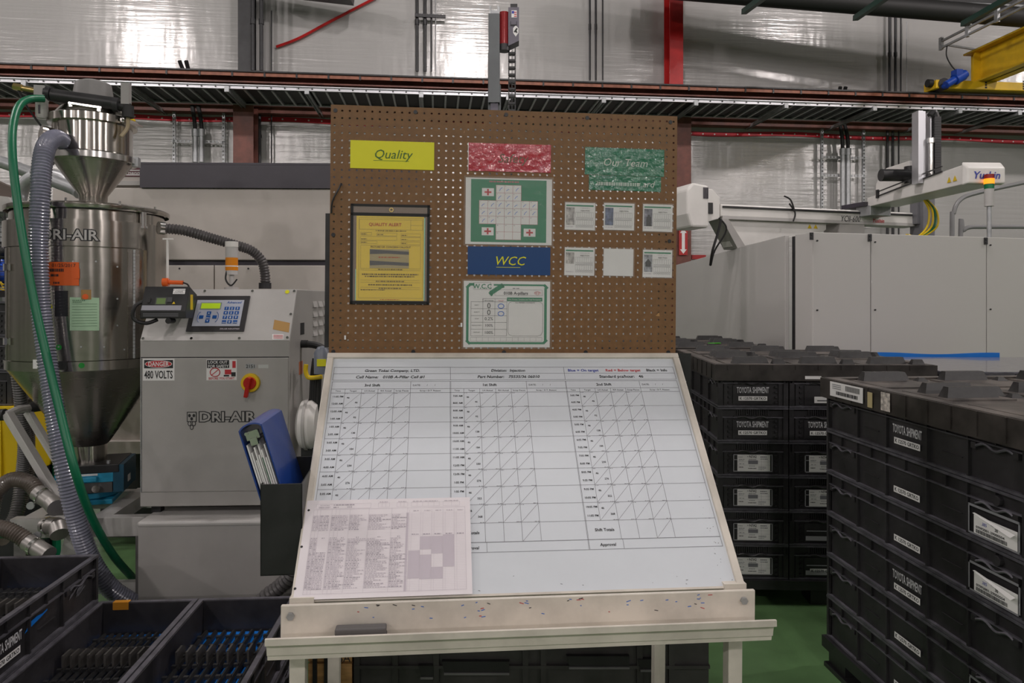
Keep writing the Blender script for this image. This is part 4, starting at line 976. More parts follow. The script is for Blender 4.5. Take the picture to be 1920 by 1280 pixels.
# ================================================================ dryer cabinet
def dryer():
    D = 3.1; s = D/FPX; p = PD(262.5, 560, D)
    t = thing('dryer_cabinet', 'grey dryer cabinet with sloped keypad panel and red yellow switch', 'cabinet', (p.x, p.y, 0), R(-3.5))
    z = lambda y: EYE+(HZ-y)*s; X = lambda px: (px-262.5)*s
    Wd = X(540); ZB, ZK, ZT = z(950), z(640), 1.693; SL = .13; DP = .82
    # body
    b = MB(); pr = [(0,ZB),(0,ZK),(SL,ZT),(DP,ZT),(DP,ZB)]
    b.prism([(0,y,zz) for y, zz in pr], (Wd,0,0)); b.build('body', M['grey'], t, .004)
    sl = math.hypot(SL, ZT-ZK); un = Vector((0, SL, ZT-ZK))/sl; nn = Vector((0, -(ZT-ZK), SL))/sl
    SM = Matrix(((1,0,0,0),(0,-nn.y,un.y,0),(0,-nn.z,un.z,ZK),(0,0,0,1)))  # (x, depth, up the slope)
    MB().box(.002,-.004,.002,Wd-.002,0,sl-.002).xf(SM).build('sloped_panel', M['lgrey'], t)
    scm = MB().cyl((0,-.003,0),(0,0,0),.006,n=10).mesh('screw', M['chrome'])
    for x, u in ((.012,.012),(Wd*.34,.012),(Wd*.66,.012),(Wd-.012,.015),(Wd*.36,sl-.012),(Wd*.69,sl-.012),(Wd-.012,sl-.012),(Wd-.012,sl*.5)):
        o = mobj('screw', scm, t); o.matrix_local = SM @ Matrix.Translation((x,-.004,u))
    # keypad: photo px -> panel coords
    def sp(px, py):
        q = t_inv @ (PD(px, py, 1)-Vector((0,0,EYE))); o = t_inv4 @ Vector((0,0,EYE)); d = q
        n_ = nn; p0 = Vector((0,0,ZK)); k = (p0-o).dot(n_)/d.dot(n_); h = o+d*k-p0; return h.x, h.dot(un)
    Mw = Matrix.Translation(t.location) @ Matrix.Rotation(R(-3.5),4,'Z'); t_inv4 = Mw.inverted(); t_inv = t_inv4.to_3x3()
    x0, u0 = sp(349,623); x1, u1 = sp(467,556); x0b, u0b = sp(362,556); xw = sp(458,625)[0]
    kw, kh = xw-x0, u1-u0
    K = Matrix.Translation((0,0,0))
    kp = MB().box(x0,-.010,u0,xw,-.004,u1).xf(SM); k_o = kp.build('keypad', mat('keypad_frame',(.03,.028,.03),.4), t, .003)
    def kbox(nm, fx0, fy0, fx1, fy1, d0, d1, m, par=k_o, bev=0):
        return MB().box(x0+kw*fx0,-d1,u0+kh*(1-fy1),x0+kw*fx1,-d0,u0+kh*(1-fy0)).xf(SM).build(nm, m, par, bev)
    kbox('membrane', .09,.13,.91,.86,.010,.0112, mat('membrane',(.48,.50,.58),.4))
    kbox('display_bezel', .16,.20,.53,.40,.0112,.0120, mat('bezel',(.25,.30,.28),.4))
    kbox('display', .18,.225,.51,.375,.0120,.0124, mat('lcd',(.42,.60,.02),.3,emit=.35))
    kb = mat('key_blue',(.01,.09,.36),.35); lt = MB()
    def key(cx_, cy_, w_, h_, s_):
        kbox('key', cx_-w_/2, cy_-h_/2, cx_+w_/2, cy_+h_/2, .0112, .0128, kb, k_o, .0008)
        if s_: text(lt, s_, SM @ Vector((x0+kw*cx_, -.0131, u0+kh*(1-cy_)-kh*.03)), (1,0,0), un, kh*(.055 if len(s_) < 3 else .022), 'c', bold=1)
    for r_ in range(4):
        for c in range(3): key(.63+.095*c-.0*r_, .37+.125*r_, .075, .09, (('1','2','3'),('4','5','6'),('7','8','9'),('CLEAR','0','ENTER'))[r_][c])
    for cx_, cy_, s_ in ((.22,.61,''),(.34,.50,''),(.34,.61,'MENU'),(.34,.72,''),(.45,.61,'')): key(cx_, cy_, .075, .09, s_)
    for dy, sg in ((.50,1),(.72,-1)):
        c = lambda fx, fy: SM @ Vector((x0+kw*fx, -.0131, u0+kh*(1-fy)))
        lt.add([c(.325,dy+.02*sg), c(.355,dy+.02*sg), c(.34,dy-.02*sg)], [(0,1,2)] if sg > 0 else [(2,1,0)])
    lt.build('key_lettering', M['paper'], k_o)
    a = MB(); text(a, 'Advanced', SM @ Vector((x0+kw*.74,-.0116,u0+kh*.77)), (1,0,0), un, kh*.06, 'c', .25, 1); a.build('brand_lettering', kb, k_o)
    a = MB(); text(a, 'DRI-AIR INDUSTRIES', SM @ Vector((x0+kw*.75,-.0104,u0+kh*.05)), (1,0,0), un, kh*.035, 'c', 0, 1); a.build('maker_lettering', M['inkl'], k_o)
    for sgn in (-1, 1):
        pts = [SM @ Vector((x0+kw*(.335+sgn*(.12+.06*math.cos(R(an)))),-.0118,u0+kh*(1-.61)+kh*.15*math.sin(R(an)))) for an in range(-70,71,20)]
        MB().tube(pts,.0012,5).build('arc_mark', kb, k_o)
    # stickers on sloped panel
    def plab(nm, c4, m):
        q = [sp(*c) for c in c4]; b = MB(); b.add([SM @ Vector((x,-.0046,u)) for x, u in q], [(3,2,1,0)]); return b.build(nm, m, t)
    plab('tape_patch', ((515,600),(544,606),(542,624),(512,618)), mat('tan_tape',(.45,.26,.08),.6))
    plab('oval_flag_sticker', [(521+11*math.cos(a_*math.pi/8), 632.5+5.5*math.sin(a_*math.pi/8)) for a_ in range(16)][:4] if 0 else ((511,627),(532,627),(532,637),(511,637)), M['paper'])
    a = MB()
    for k in range(3): q0 = sp(513,629+2.6*k); q1 = sp(531,629.5+2.6*k); a.bar(SM @ Vector((q0[0],-.0052,q0[1])), SM @ Vector((q1[0],-.0052,q1[1])), .0006, .0022, un)
    a.build('flag_print', M['inkr'], t)
    c = sp(539,548); MB().cyl(SM @ Vector((c[0],-.006,c[1])), SM @ Vector((c[0],-.004,c[1])), .0095, n=16).build('yellow_dot', M['signy'], t)
    # door with hinge line
    zd0, zd1 = z(922), z(671)
    MB().box(.010,-.006,zd0,Wd-.006,0,zd1).build('door', M['grey'], t, .003)
    b = MB()
    for k in range(46): b.cyl((.006,-.004,zd0+k*(zd1-zd0)/46),(.006,-.004,zd0+(k+.85)*(zd1-zd0)/46),.003,n=6)
    b.build('piano_hinge', M['galv'], t)
    MB().box(.004,-.0015,zd1,Wd-.004,.0,zd1+.004).build('door_gap', M['black'], t)
    # danger sign
    def front(px, py): return X(px), z(py)
    def fl(nm, px0, py0, px1, py1, m, y=-.0068, par=t): return MB().box(X(px0),y,z(py1),X(px1),y+.0008,z(py0)).build(nm, m, par)
    d_o = fl('danger_sign', 269,672,327,713, M['paper'])
    b = MB(); b.box(X(271.5),-.0076,z(690),X(324.5),-.007,z(674.5),0)
    for k, (rx, ry, mi) in enumerate(((25,7,1),(24,6.2,2))):
        b.add([(X(298+rx*math.cos(a_*math.pi/12)), -.008-.0004*k, z(682+ry*math.sin(a_*math.pi/12))) for a_ in range(24)], [tuple(range(23,-1,-1)) if 0 else tuple(range(24))], mi)
    text(b,'DANGER',(X(298),-.0092,z(686)),(1,0,0),(0,0,1),8*s,'c',0,1,width=38*s,mi=1); text(b,'480 VOLTS',(X(298),-.0076,z(709)),(1,0,0),(0,0,1),14*s,'c',0,1,width=52*s,mi=0)
    b.build('danger_print', [M['ink'], M['paper'], M['inkr']], d_o)
    l_o = fl('lockout_sign', 386,674,442,713, M['paper'])
    b = MB(); b.box(X(387),-.0076,z(690),X(428),-.007,z(675),0)
    text(b,'LOCK OUT',(X(389),-.0082,z(681.5)),(1,0,0),(0,0,1),5*s,'l',0,1,width=36*s,mi=1); text(b,'FOR SAFETY',(X(389),-.0082,z(689)),(1,0,0),(0,0,1),5*s,'l',0,1,width=38*s,mi=1); text(b,'BEFORE YOU START',(X(414),-.0076,z(711.5)),(1,0,0),(0,0,1),4*s,'c',0,1,width=48*s,mi=2)
    ring = [Vector((X(402+9*math.cos(a_*math.pi/10)), -.0078, z(698+8*math.sin(a_*math.pi/10)))) for a_ in range(21)]
    b.tube(ring,.0018,4,False,2); b.bar((X(396),-.0078,z(703)),(X(408),-.0078,z(693)),.001,.003,(0,0,1),2)
    b.box(X(420),-.0078,z(702),X(432),-.007,z(693),2); b.box(X(432),-.0078,z(706),X(440),-.007,z(698),0); b.box(X(434),-.0078,z(690),X(440),-.007,z(677),2); b.box(X(418),-.0076,z(706),X(428),-.007,z(703),0)
    b.build('lockout_print', [M['ink'], M['paper'], M['inkr']], l_o)
    b = MB(); b.add([(X(468+11*math.cos(a_*math.pi/8)),-.0072,z(687+5.5*math.sin(a_*math.pi/8))) for a_ in range(16)],[tuple(range(16))]); b.build('number_plate', M['galv'], t)
    b = MB(); text(b,'2151',(X(468),-.0078,z(690)),(1,0,0),(0,0,1),6*s,'c',0,1); b.build('plate_number', M['ink'], t)
    fl('small_label', 482,684,501,691, mat('silver_label',(.55,.57,.55),.3))
    # logo
    b = MB(); text(b,'DRI-AIR',(X(372),-.0072,z(790)),(1,0,0),(0,0,1),17*s,'l',0,3,width=104*s,mi=0); text(b,'DRI-AIR',(X(372),-.0078,z(790)),(1,0,0),(0,0,1),17*s,'l',0,1,width=104*s,mi=1)
    b.box(X(350),-.0072,z(791),X(368),-.007,z(772),0); b.box(X(351.5),-.0078,z(789.5),X(366.5),-.0074,z(773.5),1)
    for cx_, cy_ in ((355,779),(363,779),(359,785)): b.add([(X(cx_+2.6*math.sin(a_*math.pi/6)),-.0082,z(cy_-3.2*math.cos(a_*math.pi/6))) for a_ in range(12)],[tuple(range(12))],0)
    for cx_, cy_ in ((355,794),(363,794),(359,801)):
        b.add([(X(cx_+3.6*math.sin(a_*math.pi/6)),-.0072,z(cy_-5*math.cos(a_*math.pi/6))) for a_ in range(12)],[tuple(range(12))],0); b.add([(X(cx_+2.2*math.sin(a_*math.pi/6)),-.0078,z(cy_-3.4*math.cos(a_*math.pi/6))) for a_ in range(12)],[tuple(range(12))],1)
    b.build('door_logo', [M['ink'], M['grey']], t)
    # rotary disconnect
    c = Vector((X(468),-.006,z(718)))
    def yl(r0, r1, y0, y1, n=24): return MB().cyl(c+Vector((0,y0,0)), c+Vector((0,y1,0)), r0, r1, n)
    sw = yl(.042,.039,0,-.014).build('switch_plate', M['yellowp'], t)
    yl(.028,.026,-.014,-.022).build('switch_hub', M['redp'], sw)
    MB().bar(c+Vector((.004,-.030,.026)), c+Vector((-.012,-.030,-.060)), .016, .022, (0,1,0)).build('switch_handle', M['redp'], sw, .003)
    # side: louvers, plate, cable gland
    def side(yf, zz): return Vector((Wd, yf*DP, zz))
    lv = MB().prism([(0,0,0),(.008,0,.0),(.0,0,.030)], (0,.085,0)).mesh('louver', M['lgrey'])
    for c_ in range(3):
        for r_ in range(4): mobj('louver', lv, t).location = side(.52+.145*c_, ZT-.085-.048*r_)
    MB().box(Wd,DP*.22,ZT-.21,Wd+.001,DP*.31,ZT-.155).build('rating_plate', M['ink'], t)
    MB().box(Wd,DP*.19,1.30,Wd+.001,DP*.27,1.36).build('orange_sticker', mat('faded_orange',(.55,.16,.07),.6), t)
    MB().cyl((Wd,DP*.24,1.44),(Wd+.03,DP*.24,1.44),.018,n=12).build('cable_gland', M['rubber'], t)
    cb = MB().tube(spl([(Wd+.02,DP*.24,1.44),(Wd+.09,DP*.24,1.425),(Wd+.15,DP*.26,1.36),(Wd+.165,DP*.28,1.25),(Wd+.15,DP*.28,1.0),(Wd+.12,DP*.3,.74)],8),.016,10); cb.build('power_cable', M['rubber'], t)
    # legs down to the base
    for x, y in ((.05,.06),(Wd-.06,.06),(.05,DP-.06),(Wd-.06,DP-.06)): MB().box(x-.02,y-.02,.712,x+.02,y+.02,ZB+.001).build('foot', M['black'], t)
    # top fittings : beacon, hose collar
    bq = t_inv4 @ PD(434.5, 540, 3.42); bx, by = bq.x, bq.y; s2 = 3.42/FPX
    zz = lambda y: EYE+(HZ-y)*s2
    be = MB().cyl((bx,by,ZT),(bx,by,zz(515)),.012,n=12).cyl((bx,by,ZT),(bx,by,ZT+.012),.034,n=18).build('beacon_stem', M['lgrey'], t)
    for y0, y1, r, m in ((515,507,11,M['lgrey']),(507,500,11.3,M['amber']),(500,498,11.4,M['paper']),(498,483,11.2,M['amber']),(483,463,11.3,M['lgrey']),(463,453,11.8,M['white'])):
        MB().cyl((bx,by,zz(y0)),(bx,by,zz(y1)),r*s2,n=20).build('beacon_lens' if m == M['amber'] else 'beacon_ring', m, be)
    MB().tube(spl([(bx-.016,by-.015,ZT+.10),(bx-.018,by-.03,ZT+.05),(bx+.01,by-.04,ZT+.02),(bx+.035,by-.03,ZT+.05)],6),.004,6).build('beacon_wire', M['rubber'], t)
    return t
dry = dryer()
# base box the dryer stands on
p = PD(256, 560, 3.0); s = 3.0/FPX
t = thing('base_cabinet', 'grey sheet metal base box under the dryer cabinet', 'base cabinet', (p.x, p.y, 0), R(-3.5))
zt = .712
MB().box(.004,.006,.0,.66,.95,zt-.02).build('box', M['grey'], t)
MB().box(0,0,zt-.022,.664,.955,zt).build('top_plate', M['lgrey'], t, .008)
# loader controller: small black box hanging in front of the sloped panel
p = PD(262, 597, 2.97); s = 2.97/FPX
t = thing('loader_controller', 'small black control box with green display beside the keypad', 'control box', p, R(-1))
Wc = 92*s; b = MB(); pr = [(0,0),(.09,0),(.14,.10),(.05,.135),(.0,.03)]
b.prism([(0,y,zz) for y, zz in pr], (Wc-.02,0,0)); b.build('case', M['plastic'], t, .004)
sl = math.hypot(.05,.105); un = Vector((0,.05,.105))/sl; nn = Vector((0,-.105,.05))/sl
CMx = Matrix(((1,0,0,0),(0,-nn.y,un.y,0),(0,-nn.z,un.z,.03),(0,0,0,1)))
def cq(nm, x0, u0, x1, u1, m, d=.001): return MB().box(x0*s,-d,u0*s,x1*s,0,u1*s).xf(CMx).build(nm, m, t)
cq('label_strip', 2,2,74,12, mat('label_grey',(.30,.30,.34),.5)); cq('display', 27,15,43,27, mat('lcd_dim',(.12,.18,.06),.3,emit=.15)); cq('display_frame', 25,13.5,45,29, mat('bezel2',(.07,.075,.07),.4), .0006)
cq('rocker_switch', 11,17,16,27, M['rubber'], .004); cq('paper_label', 54,36,76,47, M['paper']); cq('button_pad', 46,19,55,29, mat('pad_grey',(.06,.06,.065),.4), .002)
a = MB(); text(a,'SELF CONTAINED',CMx @ Vector((65*s,-.0015,43*s)),(1,0,0),un,2.6*s,'c'); text(a,'LOADER',CMx @ Vector((65*s,-.0015,40*s)),(1,0,0),un,2.6*s,'c'); text(a,'CONTROL',CMx @ Vector((65*s,-.0015,37*s)),(1,0,0),un,2.6*s,'c')
for k in range(3): a.box(6*s,-.0014,(4+k*2.4)*s,70*s,-.0011,(4.9+k*2.4)*s,1)
MB_ = a
n0 = 0
a.build('label_print', [M['ink'], M['inkg']], t)
MB().prism([CMx @ Vector((56*s,-.001,15*s)), CMx @ Vector((62*s,-.001,15*s)), CMx @ Vector((59*s,-.001,20*s))], nn*.0006).build('warning_triangle', M['yellowp'], t)
MB().box(Wc-.021,.055,.035,Wc-.0195,.085,.10).build('side_sticker', M['yellowp'], t)
MB().tube(spl([(0,.03,.07),(-.02,.0,.05),(-.025,.0,.0),(.02,.01,-.02),(.06,.03,-.005)],6),.008,8).build('lead', M['rubber'], t)
MB().cyl((.115,-.004,-.01),(.115,.05,-.01),.012,n=12).build('knob', M['rubber'], t)
MB().bar((.10,.115,.06),(.12,.27,.09),.03,.012).build('bracket', M['black'], t)
# orange sensor on a thin rod on top of the dryer
t = thing('sensor_rod', 'thin white rod with orange sensor plug behind the control box', 'sensor', PD(314, 541, 3.34))
MB().cyl((0,0,0),(0,0,.235),.006,n=8).box(-.02,-.006,.228,.025,.006,.236).build('rod', M['white'], t)
MB().cyl((-.02,0,.03),(.005,0,.03),.02,n=14).build('sensor_head', M['orange'], t); MB().cyl((.005,0,.03),(.07,0,.028),.010,n=10).build('plug', M['orange'], t)
MB().tube(spl([(.07,0,.028),(.09,0,.02),(.10,.0,.0)],5),.004,6).build('lead', M['rubber'], t)
# return hose between hopper and dryer
pts = [PD(303,428,3.36), PD(345,432,3.4), PD(395,446,3.48), PD(440,459,3.55), PD(470,469,3.6), PD(490,488,3.62), PD(497,515,3.62), PD(497,537,3.62)]
t = thing('return_air_hose', 'ribbed dark grey hose arching from the hopper to the dryer top', 'hose', (0,0,0))
hose(pts, .026, .0135, .22, 14).build('hose_wall', M['darkhose'], t)
MB().cyl(PD(297,427,3.35), PD(308,428,3.37), .030, n=16).build('clamp', M['chrome'], t)
MB().cyl(PD(497,541,3.62), PD(497,530,3.62), .031, n=16).build('collar', M['black'], t)
# ================================================================ drying hopper
HD = 3.46
hc = PD(169, 560, HD); hs = HD/FPX
HX = lambda px: (px-169)*hs
HZf = lambda py: EYE+(HZ-py)*hs
def hopper():
    t = thing('drying_hopper', 'stainless steel drying hopper with door, cone bottom and paper tags', 'hopper', (hc.x, hc.y, 0), R(-13))
    r = .337; zl, zj, zb, zc, zo = HZf(400), HZf(424), HZf(672), HZf(832), HZf(862)
    face = -math.pi/2
    MB().lathe([(r-.012,zj-.01),(r-.012,zl-.005),(r-.0,zl)],72).build('upper_drum', M['steel'], t)
    MB().lathe([(r+.008,zl-.012),(r+.012,zl-.006),(r+.012,zl+.010),(r,zl+.016),(r-.03,zl+.022),(.12,zl+.045),(0,zl+.05)],72).build('lid', M['steel'], t)
    for a in (-150,-110,-70,-30,10):
        x, y = (r-.03)*math.cos(R(a)), (r-.03)*math.sin(R(a)); MB().cyl((x,y,zl+.015),(x,y,zl+.034),.005,n=8).build('lid_bolt', M['chrome'], t)
    MB().lathe([(r-.014,zj),(r,zj),(r,HZf(425)-.2),(r,zb+.02),(r-.001,zb)],72).build('body', M['steel'], t)
    MB().lathe([(r+.008,HZf(470)),(r+.012,HZf(470)),(r+.012,HZf(424)),(r+.004,HZf(424)),],60,a0=R(-150),a1=R(-16)).build('logo_band', M['steel'], t)
    MB().lathe([(r+.004,zb-.03),(r+.007,zb-.03),(r+.007,zb+.012),(r,zb+.014)],72).build('bottom_band', M['steel'], t)
    MB().lathe([(r+.005,zb-.028),(r-.01,zb-.045),(.085,zc+.01),(.075,zc)],72).build('cone', M['steel2'], t)
    MB().lathe([(.073,zc+.005),(.073,zo),(.0,zo)],40).build('outlet_tube', M['steel'], t)
    # door panel with frame and hinge, latches
    dz0, dz1 = zb+.016, HZf(472)
    MB().lathe([(r+.002,dz0),(r+.008,dz0),(r+.008,dz1),(r+.002,dz1)],40,a0=R(-117),a1=R(-13),close=True).build('door', M['steel'], t)
    MB().lathe([(r+.008,dz0),(r+.011,dz0),(r+.011,dz1),(r+.008,dz1)],4,a0=R(-27),a1=R(-18),close=True).build('hinge_strip', M['steel2'], t)
    b = MB(); a = R(-22.5)
    for k in range(30):
        z0 = dz0+k*(dz1-dz0)/30; b.cyl(((r+.013)*math.cos(a),(r+.013)*math.sin(a),z0),((r+.013)*math.cos(a),(r+.013)*math.sin(a),z0+.9*(dz1-dz0)/30),.005,n=8)
    b.build('piano_hinge', M['galv'], t)
    MB().lathe([(r+.008,dz0-.002),(r+.012,dz0-.002),(r+.012,dz1),(r+.008,dz1)],3,a0=R(-13.5),a1=R(-11.5),close=True).build('door_trim', mat('gold_steel',(.55,.47,.35),.25,1), t)
    MB().lathe([(r+.008,dz0),(r+.013,dz0),(r+.013,dz1),(r+.008,dz1)],3,a0=R(-121),a1=R(-117.5),close=True).build('latch_rail', M['steel'], t)
    for zz in (HZf(506), HZf(633)):
        a = R(-118); c = Vector(((r+.012)*math.cos(a),(r+.012)*math.sin(a),zz)); d = Vector((math.cos(a),math.sin(a),0)); q = Vector((-d.y,d.x,0))
        b = MB().bar(c-q*.025,c+q*.03,.022,.012,d); b.bar(c-q*.0+d*.01,c+q*.02+d*.012,.03,.012,d); b.cyl(c+q*.03-Vector((0,0,.015)),c+q*.03+Vector((0,0,.015)),.006,n=8)
        b.build('toggle_latch', M['chrome'], t)
    # handle tab on the drum rim
    a = R(-14); c = Vector(((r+.006)*math.cos(a),(r+.006)*math.sin(a),0)); MB().cyl(c+Vector((0,0,zl-.075)),c+Vector((0,0,zl-.01)),.014,n=12).cyl(c+Vector((0,0,zl-.085)),c+Vector((0,0,zl-.075)),.02,n=12).build('rim_handle', M['chrome'], t)
    # inspection window and rivets
    def cyl_pt(px, py, rr):   # photo px on the hopper surface -> local point
        I = (Matrix.Translation(t.location) @ Matrix.Rotation(R(-13),4,'Z')).inverted(); o = I @ Vector((0,0,EYE)); d = I.to_3x3() @ ray(px,py)
        A = d.x**2+d.y**2; B = 2*(o.x*d.x+o.y*d.y); C = o.x**2+o.y**2-rr*rr; k = (-B-math.sqrt(max(B*B-4*A*C,0)))/(2*A); return o+d*k
    def patch(nm, px0, py0, px1, py1, m, lift=.010, par=t, n=6, tilt=0):
        b = MB(); rr = r+lift; p0 = cyl_pt(px0,(py0+py1)/2,rr); p1 = cyl_pt(px1,(py0+py1)/2,rr)
        a0, a1 = math.atan2(p0.y,p0.x), math.atan2(p1.y,p1.x); z0, z1 = cyl_pt((px0+px1)/2,py1,rr).z, cyl_pt((px0+px1)/2,py0,rr).z
        b.lathe([(rr,z0),(rr+.0012,z0),(rr+.0012,z1),(rr,z1)],n,a0=a0,a1=a1,close=True)
        if tilt: b.v = [(x,y,z+tilt*(math.atan2(y,x)-a0)) for x,y,z in b.v]
        return b.build(nm, m, par)
    w_ = patch('sight_window', 103,545,127,593, mat('dark_glass',(.03,.03,.035),.15), .010)
    patch('black_nameplate', 100,677,126,693, M['ink'], .009); patch('white_sticker', 62,674,74,691, M['paper'], .009)
    b = MB()
    for py in (681,685,689):
        pass
    def curved(b, s_, px, py, h, lift, mi=0, bold=1, width=None, align='l', stretch=1):
        rr = r+lift; p = cyl_pt(px,py,rr); a0 = math.atan2(p.y,p.x)
        text(b, s_, (0,0,0), (1,0,0), (0,0,1), h, align, 0, bold, width, mi, fn=lambda x, y: (rr*math.cos(a0+x/rr), rr*math.sin(a0+x/rr), p.z+y), stretch=stretch)
    b = MB(); curved(b,'DRI-AIR',76,448,18*hs*.92,.0135,0,3,.226); curved(b,'DRI-AIR',76,448,18*hs*.92,.0142,1,1,.226); b.build('hopper_logo', [M['ink'], M['lgrey']], t)
    # dots and rivets
    def dot(px, py, rad, m, nm, lift=.0085):
        p = cyl_pt(px,py,r+lift); d = Vector((p.x,p.y,0)).normalized(); MB().cyl(p,p+d*.0012,rad,n=14).build(nm, m, t)
    gd = mat('green_dot',(.01,.32,.04),.5)
    dot(93,575,.012,M['signy'],'yellow_dot'); dot(110,651,.012,gd,'green_dot'); dot(153,685,.012,gd,'green_dot')
    for px, py in ((105,548),(125,548),(105,590),(125,590),(137,490),(180,490),(152,650),(195,650),(110,650),(220,500),(220,560),(220,610),(233,655),(252,520),(252,560),(252,610),(252,655)): dot(px,py,.004,M['galv'],'rivet',.0095)
    # orange tag with tape
    o = patch('orange_tag', 78,491,148,535, M['orange'], .013, t, 8)
    patch('tag_corner', 140,503,149,522, M['orange'], .016, o, 3)
    b = MB()
    curved(b,'01/25/2017',97,500,6*hs*.9,.0165,0,0)
    def smear(bb, px0, px1, py, h, lift, n, seed):      # print too worn to read: a row of short dark strokes
        q = random.Random(seed)
        for k in range(n):
            xa = px0+(px1-px0)*k/n; xb = xa+(px1-px0)/n*q.uniform(.5,.85); p0 = cyl_pt(xa,py,r+lift); p1 = cyl_pt(xb,py,r+lift)
            bb.lathe([(r+lift,p0.z),(r+lift,p0.z+h*hs)],2,a0=math.atan2(p0.y,p0.x),a1=math.atan2(p1.y,p1.x))
    smear(b,90,121,509,5,.0165,9,1); smear(b,95,110,518,4,.0165,6,2); smear(b,100,112,532,3.5,.0165,4,3)
    b.build('tag_print', M['ink'], o)
    g = patch('green_form', 131,557,186,619, mat('mint_form',(.42,.62,.42),.6), .012, t, 8, tilt=-.008)
    b = MB()
    for k in range(9):
        p0 = cyl_pt(135,570+k*5.2,r+.0145); p1 = cyl_pt(182,571+k*5.2,r+.0145); a0, a1 = math.atan2(p0.y,p0.x), math.atan2(p1.y,p1.x)
        b.lathe([(r+.0145,p0.z),(r+.0145,p0.z+.0014)],6,a0=a0,a1=a1)
    smear(b,136,160,564,2,.0145,7,4); smear(b,136,154,567,1.5,.0145,5,5); b.build('form_print', mat('form_ink',(.12,.22,.13),.6), g)
    patch('tape', 152,543,171,561, mat('tan_tape2',(.36,.20,.06),.5), .0145, g, 3); dot(160,556,.012,M['orange'],'orange_magnet',.016)
    return t
hopper()
# ================================================================ vacuum loader on the hopper lid
LD = 3.46; lc = PD(175, 560, LD); LZ = lambda py: EYE+(HZ-py)*LD/FPX; ls = LD/FPX
def loader():
    t = thing('vacuum_loader', 'stainless vacuum loader with cone standing on the hopper lid', 'loader', (lc.x, lc.y, 0), R(5))
    r = .170; z0, z1, z2, z3 = LZ(371), LZ(306), LZ(300), LZ(237)
    lid_top = HZf(400)+.05
    MB().lathe([(.05,lid_top-.002),(.06,lid_top),(.062,z0+.01),(r*1.0,z1),(r,z1+.005)],56).build('cone', M['steel2'], t)
    MB().lathe([(r,z1),(r+.022,z1),(r+.022,z2+.012),(r+.008,z2+.02),(r,z2+.02)],56).build('lower_clamp', M['chrome'], t)
    MB().lathe([(r,z2),(r,z3)],64).build('body', M['steel'], t)
    MB().lathe([(r,z3-.006),(r+.020,z3-.004),(r+.020,z3+.030),(r+.012,z3+.036),(r,z3+.038),(r-.03,z3+.075),(.06,z3+.085),(0,z3+.085)],56).build('lid', M['steel'], t)
    MB().lathe([(.085,z3+.08),(.085,LZ(175)),(.078,LZ(158)),(.05,LZ(153)),(0,LZ(152))],40).build('motor_cover', mat('motor_grey',(.20,.195,.19),.45,0,.1,6), t)
    a = R(-20); c = Vector(((r+.024)*math.cos(a),(r+.024)*math.sin(a),z3+.012)); q = Vector((-math.sin(a),math.cos(a),0))
    MB().bar(c-q*.05,c+q*.05,.02,.02).cyl(c-q*.06,c+q*.09,.006,n=8).build('clamp_bolt', M['chrome'], t); MB().cyl(c-q*.01+Vector((0,0,.014)),c+q*.03+Vector((0,0,.014)),.010,n=10).build('yellow_tip', M['yellowp'], t)
    for sg in (-1,1):
        MB().box(sg*(r+.022)-.014,-.02,z1-.012,sg*(r+.022)+.014,.02,z2+.018).build('clamp_ear', M['galv'], t)
    # inlet stub toward the left front
    MB().cyl((-.10,-.11,LZ(270)),(-.165,-.16,LZ(266)),.036,n=18).build('inlet_stub', M['steel2'], t)
    # black pneumatic cylinder across the front, with regulator
    y = -.115; zc = LZ(199)
    MB().cyl((-.135,y,zc+.014),(.132,y,zc-.012),.030,n=20).build('air_cylinder', M['plastic'], t)
    for x, zz in ((-.15,.021),(.14,-.017)): MB().cyl((x-.012,y,zc+zz+.001),(x+.012,y,zc+zz-.001),.034,n=20).build('cylinder_cap', M['black'], t)
    MB().bar((-.05,y-.03,zc-.028),(.09,y-.03,zc-.044),.03,.008).cyl((-.045,y-.03,zc-.045),(-.045,y-.03,zc-.03),.012,n=10).cyl((.075,y-.03,zc-.06),(.075,y-.03,zc-.042),.012,n=10).build('cylinder_bracket', M['chrome'], t)
    MB().box(-.20,y-.03,zc+.005,-.155,y+.03,zc+.05).build('regulator', mat('reg_grey',(.33,.32,.31),.4), t)
    MB().lathe([(0,zc-.10),(.018,zc-.098),(.026,zc-.085),(.026,zc-.02),(.03,zc-.01),(.03,zc+.006)],20,c=(-.178,y)).build('filter_bowl', mat('bowl',(.50,.49,.47),.2,0,coat=.5), t)
    MB().box(-.182,y-.0275,zc-.08,-.174,y-.0255,zc-.04).build('bowl_window', M['slate'], t)
    MB().box(.165,y-.02,zc-.015,.20,y+.02,zc+.085).build('valve_block', mat('reg_grey',(.33,.32,.31),.4), t)
    MB().cyl((.14,y,zc-.02),(.20,y,zc-.03),.022,n=14).cyl((.19,y,zc-.075),(.19,y,zc-.02),.026,n=14).build('elbow', M['rubber'], t)
    MB().tube(spl([(.19,y,zc-.07),(.185,y+.01,zc-.12),(.16,y+.0,zc-.165)],6),.009,8).build('tan_tube', mat('tan_tube',(.42,.34,.22),.4), t)
    MB().tube(spl([(-.19,y,zc-.0),(-.25,y,zc+.0),(-.275,y,zc+.03),(-.24,y-.01,zc-.04),(-.17,y-.02,zc-.14)],6),.005,6).build('thin_tube', M['rubber'], t)
    MB().cyl((-.20,y,zc+.03),(-.26,y,zc+.040),.013,n=12).cyl((-.26,y,zc+.040),(-.295,y,zc+.045),.017,n=6).build('brass_fitting', mat('brass',(.62,.47,.2),.3,1), t)
loader()
